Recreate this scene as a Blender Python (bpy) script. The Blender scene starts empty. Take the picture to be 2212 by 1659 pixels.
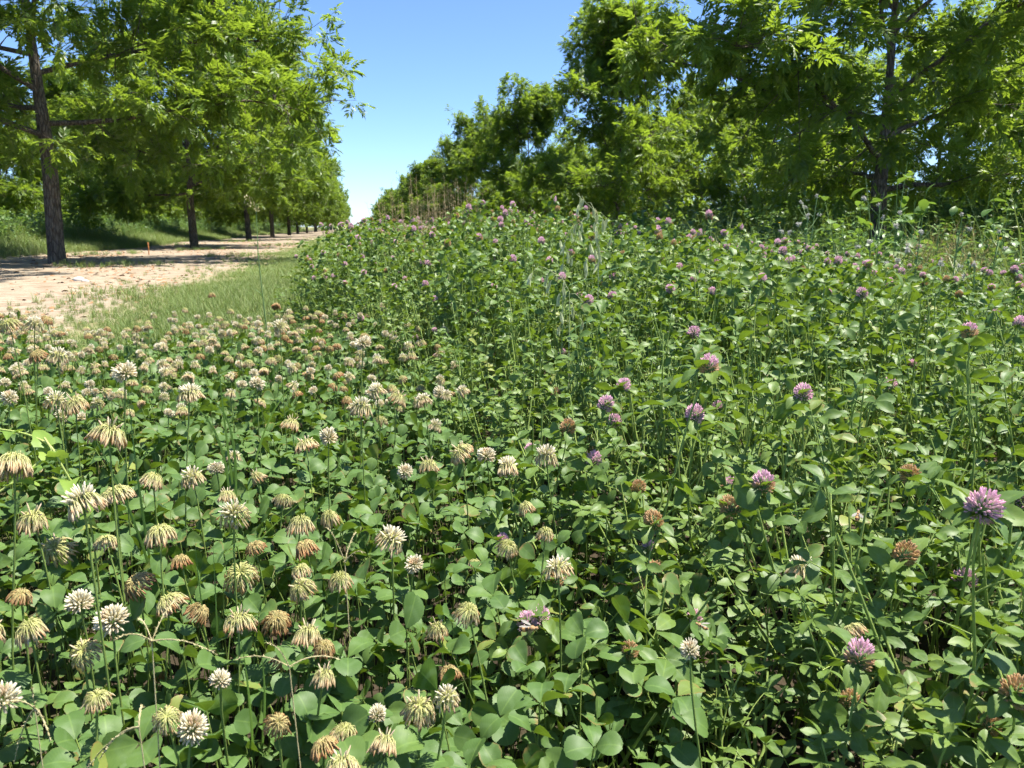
import bpy, math, random
import numpy as np
from mathutils import Vector, Matrix, Euler

RNG = np.random.default_rng(11)
random.seed(11)
R = math.radians
SC = bpy.context.scene
COL = SC.collection

# ------------------------------------------------------------------ camera
CAM_H, YAW, PITCH, FPX = 0.62, R(11.39), R(11.54), 769.0     # FPX: focal length in pixels at 1024 wide
cam_data = bpy.data.cameras.new('camera')
cam_data.sensor_width = 36.0
cam_data.lens = 36.0 * FPX / 1024.0
cam_data.clip_start = 0.02
cam_data.clip_end = 3000.0
cam_data.dof.use_dof = True
cam_data.dof.focus_distance = 1.3
cam_data.dof.aperture_fstop = 20.0
cam = bpy.data.objects.new('camera', cam_data)
cam.location = (0, 0, CAM_H)
cam.rotation_euler = (R(90) - PITCH, 0, -YAW)
COL.objects.link(cam)
SC.camera = cam

# ------------------------------------------------------------------ world, sun, exposure
SUN_EL, SUN_AZ = R(68), R(94)              # azimuth clockwise from +Y (the row direction)
world = bpy.data.worlds.new('World')
SC.world = world
world.use_nodes = True
wn = world.node_tree
bg = wn.nodes['Background']
sky = wn.nodes.new('ShaderNodeTexSky')
sky.sky_type = 'NISHITA'
sky.sun_disc = False
sky.sun_elevation = SUN_EL
sky.sun_rotation = SUN_AZ
sky.altitude = 0
sky.air_density = 0.7
sky.dust_density = 0.3
sky.ozone_density = 8.0
wn.links.new(sky.outputs[0], bg.inputs[0])
bg.inputs[1].default_value = 0.104
sun_data = bpy.data.lights.new('sun', 'SUN')
sun_data.energy = 5.0
sun_data.angle = R(0.53)
sun_data.color = (1.0, 0.95, 0.86)
sun = bpy.data.objects.new('sun', sun_data)
to_sun = Vector((math.sin(SUN_AZ) * math.cos(SUN_EL), math.cos(SUN_AZ) * math.cos(SUN_EL), math.sin(SUN_EL)))
sun.rotation_euler = to_sun.to_track_quat('Z', 'Y').to_euler()
sun.location = (16, -1, 40)
COL.objects.link(sun)
SC.view_settings.view_transform = 'Standard'
SC.view_settings.look = 'None'
SC.view_settings.exposure = 1.32
SC.view_settings.gamma = 1.0
SC.view_settings.use_curve_mapping = False
SC.cycles.max_bounces = 3
SC.cycles.use_light_tree = False
SC.cycles.use_adaptive_sampling = True
SC.cycles.adaptive_threshold = 0.03
SC.cycles.transparent_max_bounces = 4
SC.cycles.glossy_bounces = 1
SC.cycles.diffuse_bounces = 2
SC.cycles.transmission_bounces = 2

# ------------------------------------------------------------------ projection helpers
CF = np.array([math.sin(YAW) * math.cos(PITCH), math.cos(YAW) * math.cos(PITCH), -math.sin(PITCH)])
CR = np.array([math.cos(YAW), -math.sin(YAW), 0.0])
CU = np.array([math.sin(YAW) * math.sin(PITCH), math.cos(YAW) * math.sin(PITCH), math.cos(PITCH)])
FW = FPX * 2212 / 1024.0                   # focal length at the width the photo was measured at
def sight(px, py):
    return CF + CR * ((px - 1106) / FW) + CU * ((829.5 - py) / FW)
def at_height(px, py, z):
    d = sight(px, py); t = (z - CAM_H) / d[2]
    return np.array([0, 0, CAM_H]) + d * t
def at_depth(px, py, t):
    return np.array([0, 0, CAM_H]) + sight(px, py) * t
def project(p):
    q = np.asarray(p, float) - np.array([0, 0, CAM_H]); w = q @ CF
    if w < 0.05: return None
    return 1106 + FW * (q @ CR) / w, 829.5 - FW * (q @ CU) / w, w
def in_view(p, m=0):
    q = project(p)
    return q is not None and -m < q[0] < 2212 + m and -m < q[1] < 1659 + m

# ------------------------------------------------------------------ terrain and canopy heights
def sstep(a, b, x):
    t = np.clip((np.asarray(x, float) - a) / (b - a), 0, 1); return t * t * (3 - 2 * t)
def ground_z(x, y):
    x = np.asarray(x, float); y = np.asarray(y, float)
    z = -0.24 * sstep(2.4, 7.5, x) + 0.30 * sstep(-6.6, -9.5, x)
    far = sstep(3.2, 6, np.hypot(x, y))
    z = z + far * (0.018 * np.sin(x * 1.7 + y * .6) * np.sin(y * 1.1 - x * .4) + 0.03 * np.sin(x * .45 + 1) * np.sin(y * .31))
    return z
def bound(y):                              # left edge of the red clover
    return np.interp(y, [-1, 0.5, 1.2, 1.7, 2.3, 3.4, 4.3, 5, 200], [0.24, 0.24, 0.27, 0.22, 0.17, 0.03, -0.28, -0.40, -0.42])
def red_h(x, y):                           # height of the red clover canopy
    rho = np.hypot(x, y)
    h = np.interp(rho, [0.3, 0.6, 1.0, 2.0, 3.0, 5, 12, 60], [0.20, 0.24, 0.31, 0.39, 0.46, 0.505, 0.51, 0.53])
    h = h + 0.10 * np.exp(-((x - 0.95) / 0.8) ** 2 - ((y - 3.9) / 1.3) ** 2)
    h = h - 0.13 * sstep(1.2, 2.6, x) * sstep(1.0, 2.0, rho) * (1 - sstep(5, 8, y))
    edge = sstep(-0.05, 0.35, x - bound(y))
    return h * (0.55 + 0.45 * edge)

# ------------------------------------------------------------------ mesh building
class MB:
    def __init__(self):
        self.v, self.f, self.a, self.m, self.n = [], [], [], [], 0
    def add(self, v, f, a=None, mat=0):
        v = np.asarray(v, float).reshape(-1, 3); f = np.asarray(f, int)
        self.v.append(v); self.f.append(f + self.n); self.m.append(np.full(len(f), mat, int))
        if a is None: a = np.zeros((len(v), 3))
        a = np.asarray(a, float)
        if a.ndim == 1: a = np.tile(a, (len(v), 1))
        self.a.append(a); self.n += len(v)
    def merge(self, o, M=None, matmap=None):
        for v, f, a, m in zip(o.v, o.f, o.a, o.m):
            if M is not None: v = v @ M[:3, :3].T + M[:3, 3]
            k = 0
            self.v.append(v); self.a.append(a); self.m.append(m if matmap is None else np.array([matmap[i] for i in m]))
            self.f.append(f + self.n)
        self.n += o.n
    def mesh(self, name, mats, smooth=True):
        me = bpy.data.meshes.new(name)
        v = np.concatenate(self.v); a = np.concatenate(self.a)
        loops = np.concatenate([f.ravel() for f in self.f])
        tot = np.concatenate([np.full(len(f), f.shape[1], int) for f in self.f])
        start = np.concatenate([[0], np.cumsum(tot)[:-1]])
        me.vertices.add(len(v)); me.vertices.foreach_set('co', v.ravel())
        me.loops.add(len(loops)); me.loops.foreach_set('vertex_index', loops.astype(np.int32))
        me.polygons.add(len(tot)); me.polygons.foreach_set('loop_start', start.astype(np.int32))
        me.polygons.foreach_set('material_index', np.concatenate(self.m).astype(np.int32))
        me.polygons.foreach_set('use_smooth', np.full(len(tot), smooth))
        at = me.attributes.new('lc', 'FLOAT_VECTOR', 'POINT'); at.data.foreach_set('vector', a.ravel())
        for m in mats: me.materials.append(m)
        me.update(calc_edges=True)
        return me
# merge() keeps one offset per block because each block's faces index from the source's own start
def T(x, y, z):
    M = np.eye(4); M[:3, 3] = (x, y, z); return M
def Rot(ax, ang):
    c, s = math.cos(ang), math.sin(ang); M = np.eye(4)
    i, j = {'x': (1, 2), 'y': (2, 0), 'z': (0, 1)}[ax]
    M[i, i] = c; M[j, j] = c; M[i, j] = -s; M[j, i] = s
    return M
def S(x, y=None, z=None):
    M = np.eye(4); M[0, 0] = x; M[1, 1] = x if y is None else y; M[2, 2] = x if z is None else z; return M
def mM(M): return Matrix([list(r) for r in M])
def tube(mb, pts, rad, sides=5, mat=0, attr=(0, 0, 0), t_attr=False, cap=False):
    pts = np.asarray(pts, float); n = len(pts); rad = np.broadcast_to(np.asarray(rad, float), (n,))
    tan = np.gradient(pts, axis=0); tan /= np.linalg.norm(tan, axis=1, keepdims=True) + 1e-12
    ref = np.array([0.31, 0.95, 0.05]) if abs(tan[:, 2]).mean() > .6 else np.array([0.02, 0.05, 1.0])
    a = np.cross(tan, ref); a /= np.linalg.norm(a, axis=1, keepdims=True) + 1e-12
    b = np.cross(tan, a)
    ang = np.arange(sides) / sides * 2 * math.pi
    v = pts[:, None, :] + rad[:, None, None] * (np.cos(ang)[None, :, None] * a[:, None, :] + np.sin(ang)[None, :, None] * b[:, None, :])
    i = np.arange(n - 1)[:, None] * sides; j = np.arange(sides)[None, :]; k = (j + 1) % sides
    f = np.stack([i + j, i + k, i + sides + k, i + sides + j], -1).reshape(-1, 4)
    at = np.tile(np.asarray(attr, float), (n * sides, 1))
    if t_attr: at[:, 0] = np.repeat(np.linspace(0, 1, n), sides)
    mb.add(v.reshape(-1, 3), f, at, mat)
    if cap: mb.add(v[-1], [list(range(sides))], np.tile(at[-1], (sides, 1)), mat)
def stamp(mb, tv, tf, ta, Ms, loc, rnd, mat=0):
    m, n = len(Ms), len(tv)
    v = np.einsum('mij,nj->mni', Ms, tv) + loc[:, None, :]
    f = (tf[None] + (np.arange(m) * n)[:, None, None]).reshape(-1, tf.shape[1])
    a = np.tile(ta, (m, 1, 1)); a[:, :, 2] = np.asarray(rnd)[:, None]
    mb.add(v.reshape(-1, 3), f, a.reshape(-1, 3), mat)
def basis(x, up=(0, 0, 1)):
    x = np.asarray(x, float); x = x / (np.linalg.norm(x) + 1e-9)
    y = np.cross(up, x); l = np.linalg.norm(y)
    y = np.array([0, 1, 0]) if l < 1e-5 else y / l
    return np.stack([x, y, np.cross(x, y)], 1)

# ------------------------------------------------------------------ scene objects
def mesh_obj(name, me, parent=None, M=None):
    o = bpy.data.objects.new(name, me); COL.objects.link(o)
    if parent is not None: o.parent = parent
    if M is not None: o.matrix_basis = mM(M)
    return o
def empty(name, M=None):
    o = bpy.data.objects.new(name, None); COL.objects.link(o)
    o.empty_display_size = 0.05
    if M is not None: o.matrix_basis = mM(M)
    return o
def tag(o, label, cat=None, group=None, kind=None):
    if label: o['label'] = label
    if cat: o['category'] = cat
    if group: o['group'] = group
    if kind: o['kind'] = kind
    return o
ONES = ['', 'first', 'second', 'third', 'fourth', 'fifth', 'sixth', 'seventh', 'eighth', 'ninth', 'tenth', 'eleventh', 'twelfth', 'thirteenth',
        'fourteenth', 'fifteenth', 'sixteenth', 'seventeenth', 'eighteenth', 'nineteenth']
TENS = {2: 'twent', 3: 'thirt', 4: 'fort', 5: 'fift', 6: 'sixt', 7: 'sevent', 8: 'eight', 9: 'ninet'}
def ordinal(n):
    if n < 20: return ONES[n]
    t, u = divmod(n, 10)
    return TENS[t] + 'ieth' if u == 0 else TENS[t] + 'y-' + ONES[u]

# ------------------------------------------------------------------ materials
def nodes_of(name):
    m = bpy.data.materials.new(name); m.use_nodes = True
    t = m.node_tree; t.nodes.clear()
    return m, t
class G:
    """a few shortcuts for writing node graphs"""
    def __init__(s, t): s.t = t
    def n(s, kind, **kw):
        d = s.t.nodes.new(kind)
        for k, v in kw.items(): setattr(d, k, v)
        return d
    def put(s, sock, v):
        if hasattr(v, 'is_linked') or isinstance(v, bpy.types.NodeSocket): s.t.links.new(v, sock)
        else: sock.default_value = v
    def math(s, op, a, b=None, c=None, clamp=False):
        d = s.n('ShaderNodeMath', operation=op, use_clamp=clamp)
        s.put(d.inputs[0], a)
        if b is not None: s.put(d.inputs[1], b)
        if c is not None: s.put(d.inputs[2], c)
        return d.outputs[0]
    def mix(s, f, a, b, blend='MIX'):
        d = s.n('ShaderNodeMix', data_type='RGBA', blend_type=blend)
        s.put(d.inputs['Factor'], f)
        s.put(d.inputs[6], a if not isinstance(a, tuple) else (*a, 1)[:4]); s.put(d.inputs[7], b if not isinstance(b, tuple) else (*b, 1)[:4])
        return d.outputs[2]
    def smooth(s, x, a, b):
        d = s.n('ShaderNodeMapRange', interpolation_type='SMOOTHSTEP')
        s.put(d.inputs[0], x); d.inputs[1].default_value = a; d.inputs[2].default_value = b
        return d.outputs[0]
    def ramp(s, x, stops):
        d = s.n('ShaderNodeValToRGB'); e = d.color_ramp.elements
        while len(e) < len(stops): e.new(0.5)
        for q, (p, c) in zip(e, stops): q.position = p; q.color = (*c, 1)
        s.put(d.inputs[0], x); return d.outputs[0]
    def noise(s, scale, detail=3, vec=None, rough=.55):
        d = s.n('ShaderNodeTexNoise'); d.inputs['Scale'].default_value = scale; d.inputs['Detail'].default_value = detail
        d.inputs['Roughness'].default_value = rough
        if vec is not None: s.t.links.new(vec, d.inputs['Vector'])
        return d.outputs[0]
    def lc(s):
        a = s.n('ShaderNodeAttribute', attribute_name='lc'); x = s.n('ShaderNodeSeparateXYZ')
        s.t.links.new(a.outputs['Vector'], x.inputs[0]); return x.outputs
    def out(s, shader):
        o = s.n('ShaderNodeOutputMaterial'); s.t.links.new(shader, o.inputs[0])
    def leaf_shader(s, col, tcol, tfac, rough, spec=.5, normal=None):
        p = s.n('ShaderNodeBsdfPrincipled'); s.put(p.inputs['Base Color'], col)
        s.put(p.inputs['Roughness'], rough); p.inputs['Specular IOR Level'].default_value = spec
        t = s.n('ShaderNodeBsdfTranslucent'); s.put(t.inputs[0], tcol)
        if normal is not None: s.put(p.inputs['Normal'], normal)
        m = s.n('ShaderNodeMixShader'); m.inputs[0].default_value = tfac
        s.t.links.new(p.outputs[0], m.inputs[1]); s.t.links.new(t.outputs[0], m.inputs[2])
        return m.outputs[0]

def leaf_material(name, c1, c2, c3, t1, tfac=.35, rough=.45, spec=.5, vein=.0, chevron=.0, back=None, wear=0):
    m, t = nodes_of(name); g = G(t); u, v, r = g.lc()
    oi = g.n('ShaderNodeObjectInfo')
    rnd = g.math('FRACT', g.math('ADD', g.math('MULTIPLY', oi.outputs['Random'], 3.71), r))
    col = g.ramp(rnd, [(0, c1), (.55, c2), (1, c3)])
    tc = g.n('ShaderNodeTexCoord')
    nz = g.noise(180 if vein else 9, 3, tc.outputs['Object'])
    col = g.mix(g.math('MULTIPLY', g.smooth(nz, .35, .7), .35), col, c1)
    au = g.math('ABSOLUTE', u)
    if vein:
        rib = g.math('SUBTRACT', 1.0, g.smooth(au, .015, .09))
        side = g.math('ABSOLUTE', g.math('SINE', g.math('MULTIPLY', g.math('SUBTRACT', v, g.math('MULTIPLY', au, .35)), 34.0)))
        side = g.math('MULTIPLY', g.smooth(side, .85, 1.0), .25)
        col = g.mix(g.math('MULTIPLY', g.math('MAXIMUM', rib, side), vein), col, tuple(min(1, 1.9 * x + .02) for x in c3))
    if chevron:
        d = g.math('ABSOLUTE', g.math('SUBTRACT', g.math('ADD', v, g.math('MULTIPLY', au, .28)), .58))
        ch = g.math('SUBTRACT', 1.0, g.smooth(d, .03, .13))
        col = g.mix(g.math('MULTIPLY', ch, chevron), col, (.30, .42, .22))
    if back:
        ge = g.n('ShaderNodeNewGeometry')
        col = g.mix(g.math('MULTIPLY', ge.outputs['Backfacing'], .6), col, back)
    if wear:                               # pale spots, a few yellowing leaves with brown rims
        sp = g.smooth(g.noise(700, 2, tc.outputs['Object']), .70, .76)
        col = g.mix(g.math('MULTIPLY', sp, wear), col, (.30, .36, .20))
        r2 = g.math('FRACT', g.math('ADD', g.math('MULTIPLY', oi.outputs['Random'], 17.3), g.math('MULTIPLY', r, 5.0)))
        col = g.mix(g.math('MULTIPLY', g.smooth(r2, .970, .995), .6), col, (.26, .28, .06))
        rim = g.math('MULTIPLY', g.smooth(r2, .80, .9), g.smooth(g.math('ADD', g.math('MAXIMUM', au, v), g.math('MULTIPLY', g.math('SUBTRACT', nz, .5), .5)), .82, 1.0))
        col = g.mix(g.math('MULTIPLY', rim, .7), col, (.22, .14, .05))
    tcol = g.mix(rnd, t1, tuple(x * .65 for x in t1))
    g.out(g.leaf_shader(col, tcol, tfac, rough, spec)); return m

def plain_material(name, col, col2=None, rough=.6, tfac=0, scale=40, spec=.4, tcol=None, bump=0):
    m, t = nodes_of(name); g = G(t); tc = g.n('ShaderNodeTexCoord'); u, v, r = g.lc()
    nz = g.noise(scale, 4, tc.outputs['Object'])
    c = g.mix(g.smooth(g.math('ADD', nz, g.math('MULTIPLY', g.math('SUBTRACT', r, .5), .3)), .3, .7), col, col2 or tuple(.6 * x for x in col))
    nrm = None
    if bump:
        b = g.n('ShaderNodeBump'); b.inputs['Strength'].default_value = bump; b.inputs['Distance'].default_value = .01
        g.t.links.new(nz, b.inputs['Height']); nrm = b.outputs[0]
    g.out(g.leaf_shader(c, tcol or c, tfac, rough, spec, nrm)); return m

def floret_material(name, fresh, old, tfac=.42):
    """lc = (place along the floret, age, random)"""
    m, t = nodes_of(name); g = G(t); s, age, r = g.lc()
    a = g.ramp(s, fresh); b = g.ramp(g.math('ADD', s, g.math('MULTIPLY', g.math('SUBTRACT', r, .5), .45)), old)
    c = g.mix(age, a, b)
    hv = g.n('ShaderNodeHueSaturation'); g.put(hv.inputs['Color'], c)
    g.put(hv.inputs['Value'], g.math('ADD', .78, g.math('MULTIPLY', r, .46)))
    c = hv.outputs[0]
    g.out(g.leaf_shader(c, c, tfac, .6, .25)); return m

M_wleaf = leaf_material('white_clover_leaf', (.036, .082, .014), (.078, .146, .022), (.145, .222, .034), (.26, .42, .03), .20, .52, .27, vein=.4, chevron=.16, back=(.085, .15, .045), wear=.5)
M_rleaf = leaf_material('red_clover_leaf', (.038, .080, .010), (.096, .165, .019), (.215, .285, .034), (.30, .46, .03), .23, .48, .30, vein=.35, chevron=.24, back=(.095, .16, .045), wear=.45)
M_wstem = plain_material('clover_stem', (.22, .30, .07), (.15, .22, .05), .5, .15)
M_rstem = plain_material('red_clover_stem', (.30, .39, .09), (.20, .29, .07), .5, .15)
M_tleaf = leaf_material('pecan_leaf', (.050, .098, .016), (.100, .170, .026), (.180, .255, .038), (.38, .54, .04), .46, .42, .45, back=(.08, .13, .035))
M_bark = None
M_wflor = floret_material('white_clover_floret',
    [(0, (.40, .44, .16)), (.35, (.66, .60, .36)), (.6, (.82, .74, .50)), (1, (.88, .84, .69))],
    [(0, (.54, .57, .19)), (.25, (.66, .64, .30)), (.5, (.76, .65, .38)), (.78, (.64, .45, .22)), (1, (.40, .20, .085))])
M_wbrown = floret_material('brown_clover_floret',
    [(0, (.42, .46, .20)), (1, (.92, .91, .88))],
    [(0, (.58, .54, .24)), (.25, (.62, .48, .22)), (.5, (.58, .37, .17)), (.8, (.44, .22, .09)), (1, (.27, .12, .05))])
M_pink = floret_material('red_clover_floret',
    [(0, (.76, .68, .54)), (.3, (.88, .74, .74)), (.7, (.88, .62, .72)), (1, (.84, .50, .65))],
    [(0, (.54, .48, .24)), (.35, (.70, .53, .28)), (.7, (.66, .47, .22)), (1, (.50, .31, .14))])
M_calyx = plain_material('green_bud', (.17, .28, .08), (.10, .19, .05), .6, .1, 300)
M_grass = leaf_material('grass_blade', (.10, .17, .04), (.17, .24, .065), (.30, .31, .13), (.30, .40, .08), .25, .5, .35)
M_lgrass = leaf_material('long_grass_blade', (.08, .17, .05), (.11, .21, .06), (.14, .25, .08), (.24, .42, .07), .25, .42, .5)
M_dry = plain_material('dry_grass', (.56, .44, .25), (.38, .27, .13), .7, .2, 60)
M_oat = plain_material('oat_spikelet', (.56, .60, .34), (.44, .50, .26), .5, .25, 60)
M_weed = leaf_material('weed_leaf', (.060, .125, .030), (.10, .18, .045), (.15, .24, .06), (.28, .45, .05), .3, .45, .45)
M_weedstem = plain_material('weed_stem', (.22, .32, .11), (.15, .23, .07), .5, .15)
M_fluff = plain_material('seed_fluff', (.66, .64, .58), (.52, .50, .45), .8, .35, 50, .1)
M_yellow = plain_material('yellow_petal', (.80, .58, .04), (.75, .48, .03), .6, .25, 50, .2)
M_seedspike = plain_material('grass_seed_spike', (.50, .44, .25), (.30, .26, .12), .7, .1, 500, .2)

def bark_material():
    m, t = nodes_of('pecan_bark'); g = G(t); tc = g.n('ShaderNodeTexCoord')
    mp = g.n('ShaderNodeMapping'); mp.inputs['Scale'].default_value = (1, 1, .22)
    t.links.new(tc.outputs['Object'], mp.inputs[0])
    a = g.noise(42, 5, mp.outputs[0]); b = g.noise(6, 3, tc.outputs['Object'])
    vo = g.n('ShaderNodeTexVoronoi', feature='DISTANCE_TO_EDGE'); vo.inputs['Scale'].default_value = 26
    t.links.new(mp.outputs[0], vo.inputs['Vector'])
    crack = g.smooth(vo.outputs['Distance'], .0, .16)
    c = g.mix(g.smooth(a, .3, .7), (.105, .080, .060), (.215, .180, .145))
    c = g.mix(g.math('MULTIPLY', g.smooth(b, .45, .7), .4), c, (.23, .215, .18))
    c = g.mix(g.math('MULTIPLY', g.math('SUBTRACT', 1.0, crack), .55), c, (.05, .038, .03))
    bu = g.n('ShaderNodeBump'); bu.inputs['Strength'].default_value = .9; bu.inputs['Distance'].default_value = .02
    h = g.math('ADD', g.math('MULTIPLY', a, .6), crack); t.links.new(h, bu.inputs['Height'])
    p = g.n('ShaderNodeBsdfPrincipled'); g.put(p.inputs['Base Color'], c); p.inputs['Roughness'].default_value = .9
    p.inputs['Specular IOR Level'].default_value = .2
    t.links.new(bu.outputs[0], p.inputs['Normal']); g.out(p.outputs[0]); return m
M_bark = bark_material()

def ground_material():
    m, t = nodes_of('orchard_ground'); g = G(t)
    ge = g.n('ShaderNodeNewGeometry'); sx = g.n('ShaderNodeSeparateXYZ'); t.links.new(ge.outputs['Position'], sx.inputs[0])
    P = ge.outputs['Position']
    big = g.noise(.55, 4, P); mid = g.noise(3.2, 5, P); fine = g.noise(38, 4, P)
    wob = g.math('MULTIPLY', g.math('SUBTRACT', big, .5), 1.6)
    x = g.math('ADD', sx.outputs[0], wob)
    # sand strip under the left tree row
    sand_f = g.math('MULTIPLY', g.smooth(x, -7.6, -6.4), g.math('SUBTRACT', 1.0, g.smooth(g.math('ADD', x, g.math('MULTIPLY', g.math('SUBTRACT', mid, .5), 1.2)), -2.1, -1.3)))
    sand = g.mix(g.smooth(mid, .3, .7), (.37, .315, .24), (.27, .22, .16))
    sand = g.mix(g.math('MULTIPLY', g.smooth(fine, .42, .75), .5), sand, (.22, .16, .10))
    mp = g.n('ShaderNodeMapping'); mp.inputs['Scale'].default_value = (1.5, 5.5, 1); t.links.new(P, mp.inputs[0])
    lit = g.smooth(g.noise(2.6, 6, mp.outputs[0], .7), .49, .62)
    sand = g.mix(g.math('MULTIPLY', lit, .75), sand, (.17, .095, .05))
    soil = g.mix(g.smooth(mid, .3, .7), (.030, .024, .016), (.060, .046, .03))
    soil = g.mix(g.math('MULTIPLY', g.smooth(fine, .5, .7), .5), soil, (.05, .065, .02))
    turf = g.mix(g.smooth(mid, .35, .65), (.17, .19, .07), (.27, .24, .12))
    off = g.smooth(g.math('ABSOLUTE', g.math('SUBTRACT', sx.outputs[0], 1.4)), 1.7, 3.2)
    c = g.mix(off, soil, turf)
    c = g.mix(sand_f, c, sand)
    bu = g.n('ShaderNodeBump'); bu.inputs['Strength'].default_value = .8; bu.inputs['Distance'].default_value = .03
    t.links.new(g.math('ADD', g.math('MULTIPLY', fine, .4), mid), bu.inputs['Height'])
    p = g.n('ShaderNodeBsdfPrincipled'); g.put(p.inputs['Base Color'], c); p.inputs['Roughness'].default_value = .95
    p.inputs['Specular IOR Level'].default_value = .1
    t.links.new(bu.outputs[0], p.inputs['Normal']); g.out(p.outputs[0]); return m
M_ground = ground_material()

# ------------------------------------------------------------------ ground
def build_ground():
    q = np.linspace(-1, 1, 261)
    xs = np.sinh(q * 6.2) / math.sinh(6.2) * 1600
    ys = xs + 4
    X, Y = np.meshgrid(xs, ys)
    Z = ground_z(X, Y) - 0.0
    n = len(xs)
    v = np.stack([X, Y, Z], -1).reshape(-1, 3)
    i, j = np.meshgrid(np.arange(n - 1), np.arange(n - 1))
    a = (j * n + i).ravel()
    f = np.stack([a, a + 1, a + n + 1, a + n], -1)
    mb = MB(); mb.add(v, f)
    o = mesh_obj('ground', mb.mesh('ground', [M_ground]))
    tag(o, 'sandy orchard ground with dark soil under the clover', kind='structure')
build_ground()

# ------------------------------------------------------------------ scatter with geometry nodes (only for what nobody could count)
def proto_collection(name, meshes):
    c = bpy.data.collections.new(name)
    for k, me in enumerate(meshes):
        c.objects.link(bpy.data.objects.new('%s_%02d' % (name, k), me))
    return c
def scatter(name, label, pts, rot, scl, idx, coll):
    pts = np.asarray(pts, float); n = len(pts)
    me = bpy.data.meshes.new(name); me.vertices.add(n); me.vertices.foreach_set('co', pts.ravel())
    a = me.attributes.new('rot', 'FLOAT_VECTOR', 'POINT'); a.data.foreach_set('vector', np.asarray(rot, float).ravel())
    a = me.attributes.new('scl', 'FLOAT_VECTOR', 'POINT'); a.data.foreach_set('vector', np.asarray(scl, float).ravel())
    a = me.attributes.new('idx', 'INT', 'POINT'); a.data.foreach_set('value', np.asarray(idx, np.int32))
    o = mesh_obj(name, me); tag(o, label, kind='stuff')
    ng = bpy.data.node_groups.new('scatter_' + name, 'GeometryNodeTree')
    ng.interface.new_socket('Geometry', in_out='INPUT', socket_type='NodeSocketGeometry')
    ng.interface.new_socket('Geometry', in_out='OUTPUT', socket_type='NodeSocketGeometry')
    N, L = ng.nodes, ng.links
    gi = N.new('NodeGroupInput'); go = N.new('NodeGroupOutput')
    ci = N.new('GeometryNodeCollectionInfo'); ci.inputs['Collection'].default_value = coll
    ci.inputs['Separate Children'].default_value = True; ci.inputs['Reset Children'].default_value = True
    ip = N.new('GeometryNodeInstanceOnPoints'); ip.inputs['Pick Instance'].default_value = True
    def attr(nm, ty):
        d = N.new('GeometryNodeInputNamedAttribute'); d.data_type = ty; d.inputs[0].default_value = nm; return d.outputs[0]
    er = N.new('FunctionNodeEulerToRotation')
    L.new(attr('rot', 'FLOAT_VECTOR'), er.inputs[0])
    L.new(gi.outputs[0], ip.inputs['Points']); L.new(ci.outputs[0], ip.inputs['Instance'])
    L.new(attr('idx', 'INT'), ip.inputs['Instance Index']); L.new(er.outputs[0], ip.inputs['Rotation'])
    L.new(attr('scl', 'FLOAT_VECTOR'), ip.inputs['Scale']); L.new(ip.outputs[0], go.inputs[0])
    md = o.modifiers.new('scatter', 'NODES'); md.node_group = ng
    return o

# ------------------------------------------------------------------ clover leaflets and leaves
def leaflet(length, prof, fold=.18, bow=.12, twist=0.0, rows=None, notch=0, wave=0):
    """unit leaflet along +X; prof: list of (v, half width)"""
    vs, at = [], []
    n = len(prof)
    for k, (v, w) in enumerate(prof):
        z0 = -bow * (v - .35) ** 2 * length
        for u in (-1, -.5, 0, .5, 1):
            zz = z0 + abs(u) * w * length * fold * 2 - abs(u) ** 2 * w * length * fold * .8 + wave * length * math.sin(v * 9 + u * 3) * abs(u)
            xx = v * length - (notch * length * (1 - abs(u)) if k == n - 1 else 0)
            vs.append((xx, u * w * length, zz + twist * u * w * v * length)); at.append((u, v, 0))
    f = []
    for k in range(n - 1):
        for c in range(4):
            a = k * 5 + c; f.append((a, a + 1, a + 6, a + 5))
    return np.array(vs), np.array(f), np.array(at)
W_PROF = [(0, .02), (.12, .15), (.32, .33), (.55, .44), (.76, .43), (.91, .30), (1.0, .10)]
R_PROF = [(0, .02), (.13, .14), (.33, .25), (.55, .285), (.76, .22), (.92, .10), (1.0, .015)]
def leaflet_mb(prof, length, seed, notch=0.0):
    r = np.random.default_rng(seed)
    v, f, a = leaflet(length, prof, r.uniform(.12, .30), r.uniform(.1, .5), r.uniform(-.2, .2), notch=notch, wave=r.uniform(0, .05))
    a[:, 2] = r.uniform(0, .3)
    mb = MB(); mb.add(v, f, a); return mb
WL = [leaflet_mb(W_PROF, .030, 10 + k, .03) for k in range(4)]
RL = [leaflet_mb(R_PROF, .040, 30 + k) for k in range(4)]
WL_me = [m.mesh('clover_leaflet', [M_wleaf]) for m in WL]
RL_me = [m.mesh('red_clover_leaflet', [M_rleaf]) for m in RL]

def white_leaf_variant(seed):
    r = np.random.default_rng(seed)
    h = .155; lean = r.uniform(-.025, .025, 2)
    t = np.linspace(0, 1, 6)
    pts = np.stack([lean[0] * t ** 2, lean[1] * t ** 2, h * t], 1)
    st = MB(); tube(st, pts, np.linspace(.0011, .0008, 6), 4, 0, (0, 0, .5))
    top = T(*pts[-1]) @ Rot('z', r.uniform(0, 6.28)) @ Rot('x', r.normal(0, .36)) @ Rot('y', r.normal(0, .36))
    ls = []
    for k in range(3):
        ang = k * 2.094 + r.normal(0, .16)
        ls.append((r.integers(0, 4), top @ Rot('z', ang) @ T(.0012, 0, 0) @ Rot('y', -r.uniform(-.25, .60)) @ Rot('x', r.normal(0, .34)) @ S(r.uniform(.8, 1.1))))
    return st, ls
WLV = [white_leaf_variant(100 + k) for k in range(9)]
WLV_stem = [st.mesh('leaf_stalk', [M_wstem]) for st, ls in WLV]
def merged_white_leaf(k):
    st, ls = WLV[k]; mb = MB(); mb.merge(st, None, {0: 1})
    for i, M in ls: mb.merge(WL[i], M)
    return mb.mesh('clover_leaf', [M_wleaf, M_wstem])
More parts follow.
